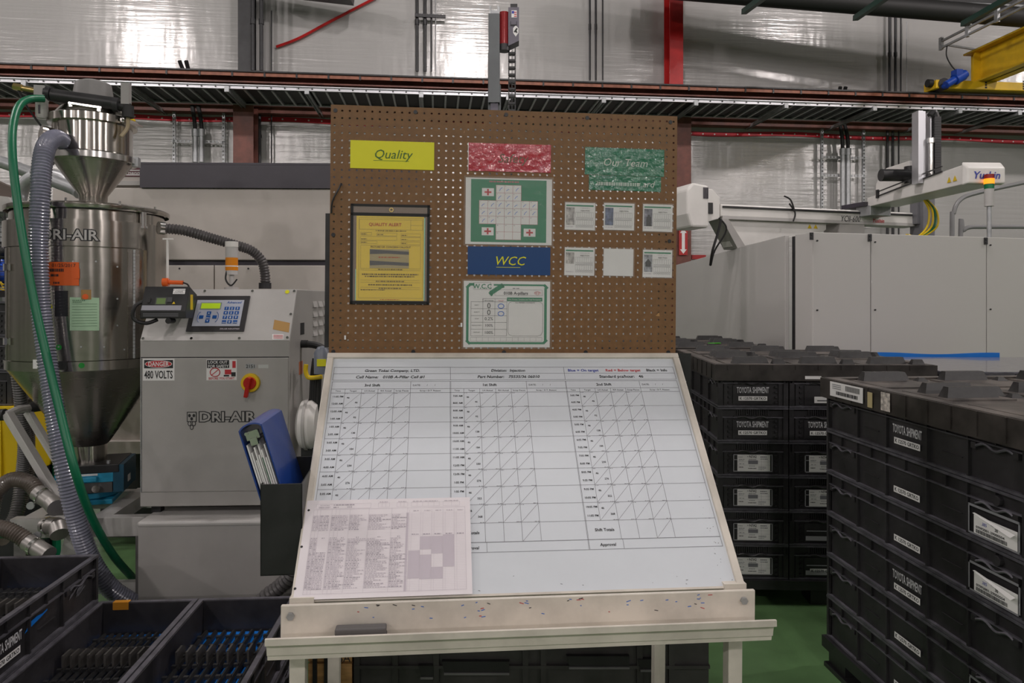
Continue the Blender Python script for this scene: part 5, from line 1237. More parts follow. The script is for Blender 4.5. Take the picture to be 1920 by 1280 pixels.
# ================================================================ hoses round the hopper
def hz(name, pts, r, m, label, **k):
    P = [PD(x, y, d) for x, y, d in pts]
    o = hose(P, r, **k).build(name, m); return tag(o, label, 'hose')
hz('vacuum_hose', [(119,266,3.30),(104,259,3.22),(88,272,3.12),(79,310,3.06),(75,380,3.03),(72,470,3.03),(76,570,3.03),(88,670,3.02),(104,780,2.98),(122,880,2.95),(143,970,2.97),(168,1045,3.02),(205,1100,3.08),(245,1128,3.15)], .040, M['clearhose'], 'thick translucent grey ribbed hose curving down in front of the hopper', step=.0135, depth=.13, n=16)
P = [PD(*q) for q in ((82,185,3.27),(55,186,3.22),(35,200,3.15),(24,240,3.08),(24,300,3.02),(34,390,2.98),(48,480,2.96),(66,575,2.95),(88,670,2.93),(112,770,2.90),(140,880,2.86),(170,965,2.95),(212,1040,3.1),(250,1085,3.3),(262,1110,3.5))]
tag(MB().tube(spl(P,8), .0165, 12).build('air_hose', M['green']), 'smooth green air hose draped from the loader to the floor', 'hose')
hz('duct_hose', [(34,400,3.55),(30,480,3.55),(27,560,3.55),(28,660,3.56),(38,740,3.6),(46,830,3.7),(40,900,3.75),(30,960,3.7),(14,990,3.65)], .032, M['darkhose'], 'dark ribbed duct hose hanging down at the left of the hopper', step=.013, depth=.14)
hz('process_hose', [(-20,1000,3.1),(-10,930,3.12),(20,900,3.12),(55,905,3.1),(72,925,3.08)], .034, M['brownhose'], 'brown ribbed hose looping to the upper metal coupling', step=.011, depth=.12)
hz('process_hose', [(-30,985,3.0),(10,992,3.0),(35,1003,3.0),(54,1017,3.0)], .034, M['brownhose'], 'brown ribbed hose running to the lower metal pipe end', step=.011, depth=.12)
hz('process_hose', [(48,745,3.75),(52,830,3.8),(50,890,3.82),(36,950,3.8),(22,985,3.75),(4,1010,3.6)], .036, M['brownhose'], 'brown ribbed hose hanging behind the sloped frame tubes', step=.011, depth=.12)
# ================================================================ hopper stand with gate valve
def hstand():
    t = thing('hopper_stand', 'grey steel hopper stand with sloped tubes and flat gusset', 'stand', (0,0,0))
    D = 3.3
    q = lambda x, y, d=D: PD(x, y, d)
    g = M['lgrey']
    b = MB().bar(q(14,775,3.2),q(122,955,3.12),.035,.035); b.build('sloped_tube', g, t, .002)
    b = MB().bar(q(52,772,3.35),q(160,950,3.3),.03,.03); b.build('sloped_tube', g, t, .002)
    MB().tube(spl([q(14,777,3.2),q(35,768,3.27),q(56,765,3.36)],5),.018,10).build('handle_bar', g, t)
    MB().cyl(q(-6,778,3.2),q(10,777,3.2),.026,n=14).cyl(q(56,764,3.36),q(82,760,3.4),.024,n=14).build('rubber_grip', M['rubber'], t)
    zt = HZf(935)-.045
    for y0 in (-.22,.22): 
        c = hc+Vector((0,0,0)); MB().bar((hc.x-.20,hc.y+y0-.05,zt),(hc.x+.48,hc.y+y0-.08,zt),.05,.085).build('frame_beam', g, t, .002)
    MB().box(hc.x-.16,hc.y-.25,zt-.02,hc.x-.08,hc.y+.20,zt+.042).box(hc.x+.14,hc.y-.28,zt-.02,hc.x+.22,hc.y+.20,zt+.0415).build('cross_beam', g, t)
    for x, y in ((-.17,-.25),(.36,-.29),(-.17,.18),(.36,.15)): MB().box(hc.x+x-.025,hc.y+y-.025,0,hc.x+x+.025,hc.y+y+.025,zt).build('leg', mat('frame_dark',(.16,.155,.15),.45,0,.1,6), t)
    MB().bar((hc.x+.02,hc.y-.27,.15),(hc.x+.36,hc.y-.29,.15),.04,.05).bar((hc.x-.17,hc.y-.25,.36),(hc.x+.36,hc.y-.29,.36),.035,.05).build('lower_beam', g, t)
    pts = [q(102,1040,3.1),q(152,1030,3.1),q(170,952,3.1),q(124,968,3.1)]; pts = [q(98,1090,3.1),q(146,1090,3.1)]+[q(150,1020,3.1),q(168,950,3.1),q(120,955,3.1),q(128,985,3.1)]
    MB().prism(pts,(0,.012,0)).build('gusset', g, t)
    MB().bar(q(122,955,3.12),q(168,955,3.12),.03,.04).build('tube_tie', g, t)
    # the sloped frame carries on to the floor behind the totes
    a = q(122,1085,3.1); MB().box(a.x-.02,a.y-.0,0,a.x+.02,a.y+.04,a.z+.02).build('prop', g, t)
hstand()
def valve():
    z0, z1 = HZf(935), HZf(862)
    t = thing('gate_valve', 'blue slide gate valve block under the hopper outlet', 'valve', (hc.x+.015, hc.y, z0), R(10))
    h = z1-z0
    MB().box(-.13,-.13,h*.80,.14,.13,h).build('top_flange', M['black'], t, .003)
    MB().box(-.13,-.125,h*.56,.115,.125,h*.80).build('upper_block', M['bluepaint'], t, .003)
    MB().box(.115,-.125,h*.30,.16,.125,h*.98).build('side_plate', mat('valve_dark',(.01,.07,.12),.45), t)
    MB().box(-.12,-.12,h*.30,.11,.12,h*.56).build('slide_housing', mat('valve_grey',(.12,.12,.12),.4,.4), t)
    MB().box(-.10,-.145,h*.60,.05,-.125,h*.72).build('handle_block', M['bluepaint'], t, .004)
    MB().box(-.10,-.127,h*.74,.05,-.125,h*.79).build('white_label', M['paper'], t)
    for x in (-.08,-.02,.045): MB().cyl((x,-.14,h*.42),(x,-.12,h*.42),.017,n=14).build('chrome_plug', M['chrome'], t)
    MB().box(.161,-.05,h*.45,.162,.0,h*.62).build('side_label', M['paper'], t)
    MB().lathe([(.08,h*.30),(.11,h*.27),(.11,h*.14),(.095,h*.12)],36).build('lower_ring', M['bluepaint'], t)
    MB().box(-.13,-.12,0,.11,.12,h*.12).build('base_flange', M['bluepaint'], t, .003)
    for x in (-.11,.09): MB().cyl((x,-.10,h),(x,-.10,h+.014),.009,n=6).build('bolt', M['galv'], t)
valve()
def coupling(pts, cap, label):
    t = thing('pipe_coupling', label, 'coupling', (0,0,0)); P = [PD(*p) for p in pts]
    MB().cyl(P[0],P[1],.034,n=18).build('pipe', mat('dull_alu',(.42,.40,.38),.4,.8), t)
    MB().cyl(P[0].lerp(P[1],.3),P[0].lerp(P[1],.42),.038,n=18).build('chrome_band', M['chrome'], t)
    if cap:
        c = P[1]; v = PD(cap[0],cap[1],3.02); MB().cyl(c,v,.036,n=18).build('elbow', mat('dull_alu',(.42,.40,.38),.4,.8), t)
        k = P[0].lerp(P[1],.35)+Vector((-.03,-.03,-.03)); MB().cyl(k,k+Vector((0,-.008,0)),.016,n=10).bar(k+Vector((0,-.004,-.03)),k+Vector((0,-.004,.03)),.006,.01).build('wing_nut', M['galv'], t)
coupling([(70,923,3.08),(98,943,3.05)], (106,952), 'upper metal hose coupling with wing nut beside the sloped tube')
coupling([(84,985,3.08),(108,985,3.05)], (112,1002), 'stubby metal coupling with wing nut in front of the gusset')
coupling([(52,1016,3.0),(92,1040,2.96)], None, 'bare metal pipe end lying toward the grey tote')
tag(MB().tube(spl([PD(-20,1003,3.4),PD(40,1003,3.35),PD(90,1004,3.3)],5),.014,10).build('air_hose', M['green']), 'short green hose running into the lower coupling', 'hose')
for x0, y0, lab in ((80,840,'green upright pole behind the left sloped tube'),(106,860,'green upright pole near the valve')):
    p = PD(x0, y0, 4.1); tag(MB().cyl((p.x,p.y,0),(p.x,p.y,p.z),.022,n=10).build('green_pole', M['green']), lab, 'pole')
# ================================================================ items at the far left edge
# conveying pipes running off to the left above the hopper
def pipe(name, pts, r, m, label): return tag(MB().tube(spl([PD(*p) for p in pts],8), r, 14).build(name, m), label, 'pipe')
pipe('conveying_pipe', [(-60,290,3.95),(0,303,3.95),(60,325,3.95),(134,352,3.92),(150,362,3.9)], .034, M['galv'], 'grey conveying pipe sloping down behind the loader')
pipe('conveying_pipe', [(96,326,4.0),(118,332,3.98),(128,340,3.95),(140,350,3.95)], .03, M['galv'], 'second grey pipe joining behind the loader cone')
pipe('bent_pipe', [(66,330,3.85),(46,345,3.85),(37,370,3.85),(35,400,3.8),(33,430,3.75)], .036, M['galv'], 'bent grey metal pipe dropping behind the green hose')
MB_b = MB().bar(PD(-60,330,4.5),PD(34,372,4.5),.06,.10); tag(MB_b.build('sloped_channel', mat('channel_brown',(.10,.075,.06),.5)), 'dark sloped channel at the far left behind the pipes', 'channel')
p = PD(-60,396,4.4); t = thing('junction_box', 'pale grey box at the far left above the mesh', 'box', p, R(-4)); MB().prism([(0,0,0),(.29,0,0),(.24,0,.09),(0,0,.12)],(0,.3,0)).build('case', M['lgrey'], t); MB().cyl((.1,-.02,.10),(.1,.05,.10),.02,n=10).build('knob', M['black'], t)
MB().cyl((.02,.27,-p.z),(.02,.27,0),.03,n=8).build('post', M['galv'], t)
# mesh guard
t = thing('mesh_guard', 'black wire mesh guard at the far left behind the duct hose', 'mesh guard', PD(-70,560,4.3), R(-4))
s_ = 4.3/FPX; b = MB()
for k in range(10): b.box(k*9.6*s_-.002,0,.056,k*9.6*s_+.002,.004,(560-398)*s_)
for k in range(16): b.box(0,.001,(560-398-k*9.2)*s_-.002,95*s_,.005,(560-398-k*9.2)*s_+.002)
b.build('wire_mesh', M['rubber'], t)
# blue bag, dark parts behind the mesh, yellow wires
def blob(name, px, py, d, rx, ry, rz, m, label, cat, seed=1):
    c = PD(px,py,d); r_ = random.Random(seed); b = MB(); n = 10; k = 14
    vs = []; 
    for i in range(n+1):
        for j in range(k):
            a, e_ = 2*math.pi*j/k, math.pi*i/n-math.pi/2; f = 1+.12*math.sin(3*a+seed)+.1*math.sin(5*e_+a*2)
            vs.append((c.x+rx*math.cos(a)*math.cos(e_)*f, c.y+ry*math.sin(a)*math.cos(e_)*f, c.z+rz*math.sin(e_)*f))
    b.add(vs, [(i*k+j,i*k+(j+1)%k,(i+1)*k+(j+1)%k,(i+1)*k+j) for i in range(n) for j in range(k)], 0, True)
    return tag(b.build(name, m, angle=80), label, cat)
sh = PD(-60, 545, 4.5); t = thing('shelf', 'dark shelf at the far left behind the mesh guard', 'shelf', (sh.x, sh.y, 0), R(-4))
MB().box(-.1,-.24,sh.z-.04,.33,.12,sh.z).build('board', M['black'], t); 
for x in (-.08,.31): MB().box(x-.015,.0,0,x+.015,.03,sh.z-.04).build('post', M['black'], t)
blob('blue_bag', 2, 512, 4.5, .09,.09,.075, M['bluemotor'], 'crumpled blue bag on the dark shelf behind the mesh', 'bag', 2)
blob('dark_casting', 2, 470, 4.62, .075,.06,.05, M['black'], 'dark metal part behind the mesh above the blue bag', 'part', 4)
for k, (py, dx) in enumerate(((530,0),(536,4),(541,-3))):
    pts = [PD(-20,py,4.4),PD(-4+dx,py-5,4.4),PD(6,py+3,4.4),PD(14+dx*.5,py-2,4.42)]; tag(MB().tube(spl(pts,6),.004,6).build('yellow_wire', M['yellowp']), 'yellow wire curling on the dark shelf at the far left', 'wire', 'yellow wires')
# yellow bin on a stand
p = PD(-75,895,3.80); t = thing('yellow_bin', 'yellow plastic bin at the far left behind the sloped tubes', 'bin', (p.x,p.y,0), R(-4)); s_ = 3.80/FPX
zb, zt = EYE+(HZ-895)*s_, EYE+(HZ-762)*s_
b = MB().hexa([(0,0,zb),(108*s_,0,zb),(108*s_,.35,zb),(0,.35,zb),(-.01,-.02,zt),(110*s_,-.02,zt),(110*s_,.37,zt),(-.01,.37,zt)]); b.build('tub', M['yellowp'], t, .006)
MB().box(-.02,-.035,zt-.03,112*s_,-.015,zt).box(76*s_,-.022,zb,80*s_,-.002,zt-.03).build('rim', M['yellowp'], t)
MB().box(0,.02,0,108*s_,.33,zb).build('plinth', M['black'], t)
p = PD(66, 838, 4.15); t = thing('yellow_post', 'narrow yellow post behind the left ribbed hose', 'post', (p.x,p.y,0)); MB().box(-.02,0,0,.03,.04,p.z).build('tube', M['yellowp'], t); MB().box(-.06,-.02,0,.07,.06,.012).build('foot_plate', M['black'], t)
# ================================================================ totes
TW, TL, THH, TP = .381, 1.135, .185, .1855
def wave(y0, y1, z, amp, n=14): return [(y0+(y1-y0)*k/n, z+amp*math.sin(3.2*math.pi*k/n)) for k in range(n+1)]
def tote_mesh():
    b = MB(); hx = TW/2-.002; wx_ = hx-.014; wy = .014; L = TL-.003
    # walls, floor
    b.box(-wx_,wy,.004,wx_,L-wy,.012)
    b.box(-wx_,wy,.012,-wx_+.008,L-wy,THH-.004).box(wx_-.008,wy,.012,wx_,L-wy,THH-.004).box(-wx_,wy,.012,wx_,wy+.008,THH-.004).box(-wx_,L-wy-.008,.012,wx_,L-wy,THH-.004)
    def ring(z0, z1, o, i=None, mi=1):
        i = wx_-.004 if i is None else i; iy = wy+.004
        b.box(-hx+o,.0+o,z0,-i,L-o,z1,mi).box(i,o,z0,hx-o,L-o,z1,mi).box(-i,o,z0,i,iy,z1,mi).box(-i,L-iy,z0,i,L-o,z1,mi)
    ring(THH-.010,THH-.001,0); ring(0.001,.010,.001); ring(.128,.133,.004)
    # long sides
    ys = [.0,.245,.45,.69,.89,L]
    for sg in (-1,1):
        def sb(y0,z0,y1,z1,o): 
            x0, x1 = sorted((sg*(wx_-.001), sg*(hx-o))); b.box(x0,y0,z0,x1,y1,z1)
        for k, y in enumerate(ys):
            y0 = min(max(y-.004,.0),L-.008); sb(y0,.010,y0+.008,.128,.002)
        for a, c in zip(ys, ys[1:]):
            for q in (.0,.5): sb(a+(c-a)*q+.001,.133,a+(c-a)*q+.006,THH-.010,.004)
        for a in (.030, L-.225):     # wavy grip lip in the end panels with its small latches
            pts = [(sg*(hx-.002), y, z) for y, z in wave(a+.02, a+.175, .121, .007)]
            b.tube(pts, .0045, 6, True, 1); sb(a,.108,a+.022,.128,.0); sb(a+.175,.106,a+.197,.126,.0)
        for y in (.33,.80): sb(y-.05,.06,y+.05,.063,.010)
    # short ends
    for e in (0,1):
        Ye = (lambda y: y) if e == 0 else (lambda y: L-y)
        def eb(x0,z0,x1,z1,y0,y1): a, c = sorted((Ye(y0),Ye(y1))); b.box(x0,a,z0,x1,c,z1)
        for sg in (-1,1):
            xa, xb = sorted((sg*(hx-.001),sg*(hx-.026))); eb(xa,.010,xb,THH-.01,.001,.016)
            xa, xb = sorted((sg*(hx-.034),sg*(hx-.052))); eb(xa,.010,xb,.128,.004,.016)
            for k in range(4):
                xa, xb = sorted((sg*.118,sg*.132)); eb(xa,.022+.028*k,xb,.030+.028*k,.003,.016)
        eb(-.106,.016,.106,.118,.008,.016)
        b.tube([(x, Ye(.003), z) for x, z in wave(-.078,.078,.130,.006)], .005, 6); eb(-.10,.124,.10,.140,.006,.016)
        for k in range(15): eb(-.085+k*.0117,.143,-.080+k*.0117,.172,.004,.015)
    return b.mesh('body', [M['tote'], M['tedge']])
TOTE = tote_mesh()
# label meshes
def lab_meshes():
    d = {}
    def on(kind):      # kind: F front end, L left long side, R right long side -> (origin fn, ux)
        if kind == 'F': return lambda x, z, l: Vector((x, .0065-l, z)), Vector((1,0,0))
        xx = TW/2-.014
        if kind == 'L': return lambda x, z, l: Vector((-xx-.002-l, .57-x, z)), Vector((0,-1,0))
        return lambda x, z, l: Vector((xx+.002+l, .57+x, z)), Vector((0,1,0))
    def rect(b, P, x0, z0, x1, z1, l, mi): b.quad(P(x0,z0,l),P(x1,z0,l),P(x1,z1,l),P(x0,z1,l),mi)
    for kind in 'FLR':
        P, ux = on(kind); up = Vector((0,0,1))
        b = MB(); text(b,'TOYOTA SHIPMENT',P(0,.078,.001),ux,up,.031,'c',0,1,.172); d['stencil'+kind] = b.mesh('stencil', mat('stencil_white',(.62,.62,.64),.6))
        b = MB(); rect(b,P,-.077,.036,.077,.060,.0012,0); text(b,'K 12570 GRTKO',P(0,.0415,.0018),ux,up,.0135,'c',0,1,.142,1); d['plate'+kind] = b.mesh('number_plate', [M['paper'], M['ink']])
    P, ux = on('F'); up = Vector((0,0,1)); b = MB()
    # card frame and shipping card on the short end
    for a in ((-.105,.022,.105,.027),(-.105,.112,.105,.116),(-.105,.022,-.100,.116),(.100,.022,.105,.116),(-.105,.085,-.078,.089)): rect(b,P,*a,.0012,0)
    d['cardframe'] = b.mesh('card_frame', mat('frame_clear',(.33,.33,.35),.3))
    b = MB(); x0, x1 = -.083,.092
    rect(b,P,x0,.026,x1,.114,.0018,0); text(b,'N7A2',P(.0,.098,.0025),ux,up,.0125,'c',0,1,.040,1)
    r_ = random.Random(4)
    def scr(xa, z, xb, h, mi=1):
        x = xa
        while x < xb: w_ = r_.uniform(.003,.008); rect(b,P,x,z,min(x+w_,xb),z+h,.0025,mi); x += w_+.0018
    rect(b,P,-.025,.064,.027,.084,.0025,2); scr(-.078,.100,-.055,.0035,2); scr(-.030,.102,-.023,.005,2); scr(.040,.100,.075,.006,2); scr(.040,.089,.078,.005,2); scr(-.022,.0875,.018,.003)
    scr(-.075,.087,-.045,.003,2); scr(-.075,.081,-.050,.002,2); scr(-.072,.063,-.062,.004,2); scr(-.055,.063,-.045,.003,2); scr(-.075,.045,-.050,.004); scr(-.020,.052,.012,.003,2); scr(-.025,.039,.018,.004); scr(.03,.047,.07,.003,2); scr(.03,.041,.07,.003,2); scr(.03,.033,.06,.003,2)
    for z in (.076,.058): rect(b,P,x0,z,x1,z+.0006,.0025,2)
    rect(b,P,.045,.028,.0456,.086,.0025,2)
    d['card'] = b.mesh('shipping_card', [M['paper'], M['ink'], M['inkg']])
    b = MB(); rect(b,P,-.055,.026,.10,.060,.0014,0); b.add([P(x,z,.0014) for x, z in ((.02,.06),(.10,.06),(.10,.085),(.07,.080),(.05,.068))],[(0,1,2,3,4)],0); rect(b,P,-.04,.036,.09,.041,.002,1); d['torn'] = b.mesh('torn_sticker', [M['paper'], M['slate']])
    b = MB(); rect(b,P,-.10,.026,.10,.050,.0014,0); rect(b,P,-.095,.075,.05,.080,.0014,0); rect(b,P,.05,.09,.10,.10,.0014,1); d['emptyframe'] = b.mesh('empty_card_frame', [mat('frame_clear',(.33,.33,.35),.3), M['paper']])
    # long-side card pocket with barcode sheet (left side, near-end panel)
    P, ux = on('L'); q = .57-.03; b = MB()
    def r2(u0,z0,u1,z1,l,mi): rect(b,P,u0,z0,u1,z1,l,mi)
    u0 = .57-.235
    r2(u0,.016,u0+.215,.022,.011,0); r2(u0,.016,u0+.006,.112,.011,0); r2(u0+.208,.016,u0+.215,.112,.011,0); r2(u0,.104,u0+.215,.112,.011,0)
    r2(u0+.025,.020,u0+.205,.080,.0105,1)
    r_ = random.Random(9); x = u0+.035
    while x < u0+.165: w_ = r_.uniform(.001,.004); r2(x,.025,x+w_,.037,.0115,2); x += w_+.0018
    text(b,'07092001-29000504',P(u0+.035,.040,.0115),ux,up,.0075,'l',0,1,.12,2); text(b,'30',P(u0+.115,.053,.0115),ux,up,.009,'l',0,1,None,2)
    for k in range(6): r2(u0+.10+k*.005,.066,u0+.103+k*.005,.073,.0115,2)
    text(b,'385',P(u0+.06,.055,.0115),ux,up,.010,'l',.2,0,None,3)
    d['pocket'] = b.mesh('barcode_pocket', [mat('pocket_clear',(.25,.255,.27),.25), M['paper'], M['ink'], M['inkb']])
    b = MB(); b.add([P(u0+.02,.083,.012),P(u0+.20,.062,.030),P(u0+.215,.075,.026),P(u0+.03,.087,.012)],[(0,1,2,3)]); d['loosesheet'] = b.mesh('loose_sheet', M['paper'])
    b = MB(); c = P(u0+.12,.150,.0); b.cyl(c+Vector((.01,0,0)),c-Vector((.012,0,0)),.016,n=14); d['ringboss'] = b.mesh('ring_boss', M['tote'])
    b = MB(); P, ux = on('R'); pts = [(.10,.112),(.135,.118),(.165,.113),(.19,.115),(.19,.108),(.15,.104),(.10,.106)]; pts = [(.30,.085),(.33,.110),(.37,.114),(.40,.109),(.43,.114),(.43,.108),(.39,.100),(.35,.094)]
    b.add([P(x-.20,z,.0008) for x, z in pts],[tuple(range(8))]); d['blueslot'] = b.mesh('blue_slot', M['blueliner'])
    b = MB(); r_ = random.Random(6)
    for k in range(9):
        x = r_.uniform(.35,.46); z = .118-.25*(x-.35)+r_.uniform(-.012,.006); l_ = r_.uniform(.02,.05); b.add([P(x,z,.0008),P(x+l_,z+.006,.0008),P(x+l_*.8,z+.001,.0008),P(x-.012,z-.016,.0008)],[(3,2,1,0)])
    d['whitescrape'] = b.mesh('scuff_mark', mat('scuff',(.16,.16,.18),.6))
    return d
LM = lab_meshes()
def tote(Mx, label, parts=(), group=None, name='tote'):
    if not parts:
        o = mobj(name, TOTE); o.matrix_world = Mx; return tag(o, label, 'tote', group)
    e = bpy.data.objects.new(name, None); COL.objects.link(e); e.empty_display_size = .05; e.matrix_world = Mx; tag(e, label, 'tote', group)
    mobj('body', TOTE, e)
    for p_ in parts: mobj(LM[p_].name.split('.')[0], LM[p_], e)
    return e
def pallet_mesh(h):
    b = MB().box(-.012,-.012,h-.05,1.155,1.147,h-.001)
    for x in (0.01,.5,1.0):
        for y in (.01,.5,.99): b.box(x,y,.0,x+.135,y+.135,h-.05)
    b.box(-.008,.0,.0,.14,1.135,.02).box(1.0,0,0,1.145,1.135,.02)
    return b.mesh('pallet', M['plastic'])
PH_ = .135; PAL = pallet_mesh(PH_)
# lid with raised locating blocks
def lid_meshes():
    b = MB(); W, L, h0, h1 = 1.152, 1.146, -.040, .050
    x0, y0 = -.008, -.008
    b.box(x0,y0,.002,x0+W,y0+L,h1-.012)
    for a in ((x0-.010,y0-.010,x0,y0+L+.010),(x0+W,y0-.010,x0+W+.010,y0+L+.010),(x0,y0-.010,x0+W,y0),(x0,y0+L,x0+W,y0+L+.010)): b.box(a[0],a[1],h0,a[2],a[3],h1-.004,1)
    for a in ((x0,y0,x0+.05,y0+L),(x0+W-.05,y0,x0+W,y0+L),(x0+.05,y0,x0+W-.05,y0+.05),(x0+.05,y0+L-.05,x0+W-.05,y0+L)): b.box(a[0],a[1],h1-.012,a[2],a[3],h1-.002)
    for k in range(9): b.box(x0-.014,.05+k*.12,h0+.008,x0-.010,.056+k*.12,h1-.004,1); b.box(.05+k*.12,y0-.014,h1-.03,.056+k*.12,y0-.010,h1-.004,1)
    for i in range(3):
        for j in range(3): b.box(.07+i*.365,.07+j*.36,h1-.012,.33+i*.365,.33+j*.36,h1-.006)
    m = b.mesh('top_plate', [M['lid'], mat('lid_skirt',(.030,.025,.022),.42,0,.4,10)])
    def blk(l, w, h):
        c = MB(); t_ = .014; return c.hexa([(-l/2,-w/2,0),(l/2,-w/2,0),(l/2,w/2,0),(-l/2,w/2,0),(-l/2+t_,-w/2+t_,h),(l/2-t_,-w/2+t_,h),(l/2-t_,w/2-t_,h),(-l/2+t_,w/2-t_,h)]).mesh('locating_block', M['lidblk'])
    return m, blk(.20,.055,.044), blk(.075,.05,.036), blk(.05,.04,.016), h1
LIDM, BK1, BK2, BK3, LH1 = lid_meshes()
def lid(Mx, label, name='pallet_topper'):
    e = bpy.data.objects.new(name, None); COL.objects.link(e); e.empty_display_size = .1; e.matrix_world = Mx; tag(e, label, 'lid')
    mobj('top_plate', LIDM, e)
    for i in range(3):
        for j, y in enumerate((.10,.50,.62,1.03)):
            o = mobj('locating_block', BK1, e); o.location = (.20+i*.37, y, LH1-.012)
            o = mobj('locating_block', BK2, e); o.location = (.335+i*.37-.02*(j % 2), y+.075*(1 if j % 2 else -1)*.8, LH1-.012)
            if i < 2: o = mobj('locating_block', BK3, e); o.location = (.385+i*.37, y+.01, LH1-.012)
    return e
ORD = ['top', 'second', 'third', 'fourth', 'fifth', 'bottom']
def stack(origin, rz, spec, sname, lid_label=None, pal_label=None):
    """spec(c, tier) -> (label, parts, group); tier 0 = top"""
    Mx = Matrix.Translation(origin) @ Matrix.Rotation(rz, 4, 'Z')
    o = mobj('pallet', PAL); o.matrix_world = Mx; tag(o, pal_label, 'pallet')
    for c in range(3):
        for i in range(6):
            z = PH_+(5-i)*TP; lb, parts, g = spec(c, i)
            j = random.Random(c*7+i); dx = j.uniform(-.0008,.0008); dy = j.uniform(-.003,.003)
            tote(Mx @ Matrix.Translation((TW/2+.001+c*.3815+dx, .001+dy, z)), lb, parts, g)
    if lid_label: lid(Mx @ Matrix.Translation((0,0,PH_+6*TP+.001)), lid_label)
    return Mx
# --- near stack (long side seen)
rzN = R(4.48)-YAW; A = PD(1548, HZ, 3.22); A.z = 0
oN = A - Matrix.Rotation(rzN,3,'Z') @ Vector((0,TL,0))
near_parts = {0:('stencilL','plateL'), 1:('plateL','pocket','loosesheet','ringboss'), 2:('plateL','pocket','loosesheet','ringboss'), 3:('stencilL','plateL'), 4:('plateL','pocket'), 5:('plateL',)}
near_txt = {0:'shipment stencil, %s of the near stack', 1:'barcode pocket, %s from the lid of the near stack', 2:'barcode pocket, %s from the lid of the near stack', 3:'shipment stencil, %s tier down in the near stack', 4:'barcode pocket, %s tier down in the near stack', 5:'number plate, %s tier of the near stack'}
def spec_near(c, i):
    if c == 0: return 'long black tote with ' + near_txt[i] % ORD[i], near_parts[i], 'outer column of totes in the near stack'
    return 'black tote in the inner columns under the near lid', (), 'inner totes of the near stack'
MN = stack(oN, rzN, spec_near, 'near', 'dusty black pallet lid with paper labels on its edge, on the near stack', 'black plastic pallet under the near tote stack')
# labels on the near lid edge
t = thing('shipping_label', 'creased white shipping labels taped to the edge of the near lid', 'label'); t.matrix_world = MN @ Matrix.Translation((-.0235,0,PH_+6*TP+.001))
def lb(b, y0, y1, z0, z1, x, mi): b.quad((x,y0,z0),(x,y1,z1-(z1-z0)),(x,y1,z1),(x,y0,z1),mi)
b = MB()
b.box(-.002,.80,-.022,.001,1.05,.040,0)
q_ = random.Random(8)
for k in range(16): b.box(-.0026,.835+k*.0105,-.012,-.0021,.841+k*.0105+q_.uniform(0,.003),.003,1)
for k in range(18): b.box(-.0026,.82+k*.006,.012,-.0021,.823+k*.006,.034,1)
for k in range(3): b.box(-.0026,.96,.012+k*.008,-.0021,1.03,.015+k*.008,2)
b.build('label_sheet', [M['paper'], M['ink'], M['inkg']], t)
MB().box(-.0015,.735,-.030,.001,.765,.030).build('tape_piece', mat('cream_tape',(.50,.42,.22),.6), t); MB().box(-.0015,.62,-.028,.001,.675,.042).build('torn_label', mat('torn_paper',(.48,.44,.40),.7,0,.5,60), t)
# --- far stack (short ends seen)
rzF = R(-2.5)-YAW; oF = PD(1345, HZ, 3.87); oF.z = 0
far_parts = {(0,0):('stencilF','plateF'),(0,1):('stencilF','plateF'),(0,2):('cardframe','card'),(0,3):('cardframe','card'),(0,4):('cardframe','card'),(0,5):('cardframe','card'),
             (1,0):('torn',),(1,1):('stencilF','plateF'),(1,2):('cardframe','card'),(1,3):('cardframe','card'),(1,4):('emptyframe',),(1,5):('emptyframe','plateF')}
desc = {'stencilF':'white shipment stencil', 'cardframe':'N7A2 shipping card', 'torn':'torn white sticker', 'emptyframe':'empty card frame'}
def spec_far(c, i):
    if c < 2:
        p_ = far_parts[(c,i)]; return 'black tote end with %s, %s tier, %s column of the far stack' % (desc[p_[0]], ORD[i], ('corner','middle')[c]), p_, ('corner column','middle column')[c]+' of the far stack'
    return 'black tote in the hidden column of the far stack', (), 'hidden totes of the far stack'
MF = stack(oF, rzF, spec_far, 'far', 'dusty black pallet lid on the stack with the N7A2 cards', 'black pallet under the stack with the N7A2 cards')
t = thing('lid_label', 'thin blank white strip label on the front edge of the far lid', 'label'); t.matrix_world = MF @ Matrix.Translation((.46,-.0205,PH_+6*TP)); MB().box(0,-.001,-.028,.085,.001,-.012).build('strip', M['paper'], t)
# --- stack behind, further from the camera
def spec_hid(g):
    return lambda c, i: ('black tote in the stack ' + g, (), 'totes in the stack ' + g)
o2 = MF @ Vector((-.42, 1.30, 0)); stack(o2, rzF+R(2), spec_hid('behind the N7A2 stack'), 'back', 'dusty black lid with green tape on the stack behind the N7A2 stack', 'black pallet under the stack behind the N7A2 stack')
M2 = Matrix.Translation(o2) @ Matrix.Rotation(rzF+R(2),4,'Z')
for k, (x, y) in enumerate(((.62,.30),(.80,.42))):
    o = MB().box(0,0,0,.10,.03,.006).build('green_tape', mat('green_tape',(.08,.55,.03),.5)); o.matrix_world = M2 @ Matrix.Translation((x,y,PH_+6*TP+LH1+.0)) @ Matrix.Rotation(R(20),4,'Z'); tag(o, 'bright green strip lying on the lid behind', 'tape', 'green strips')
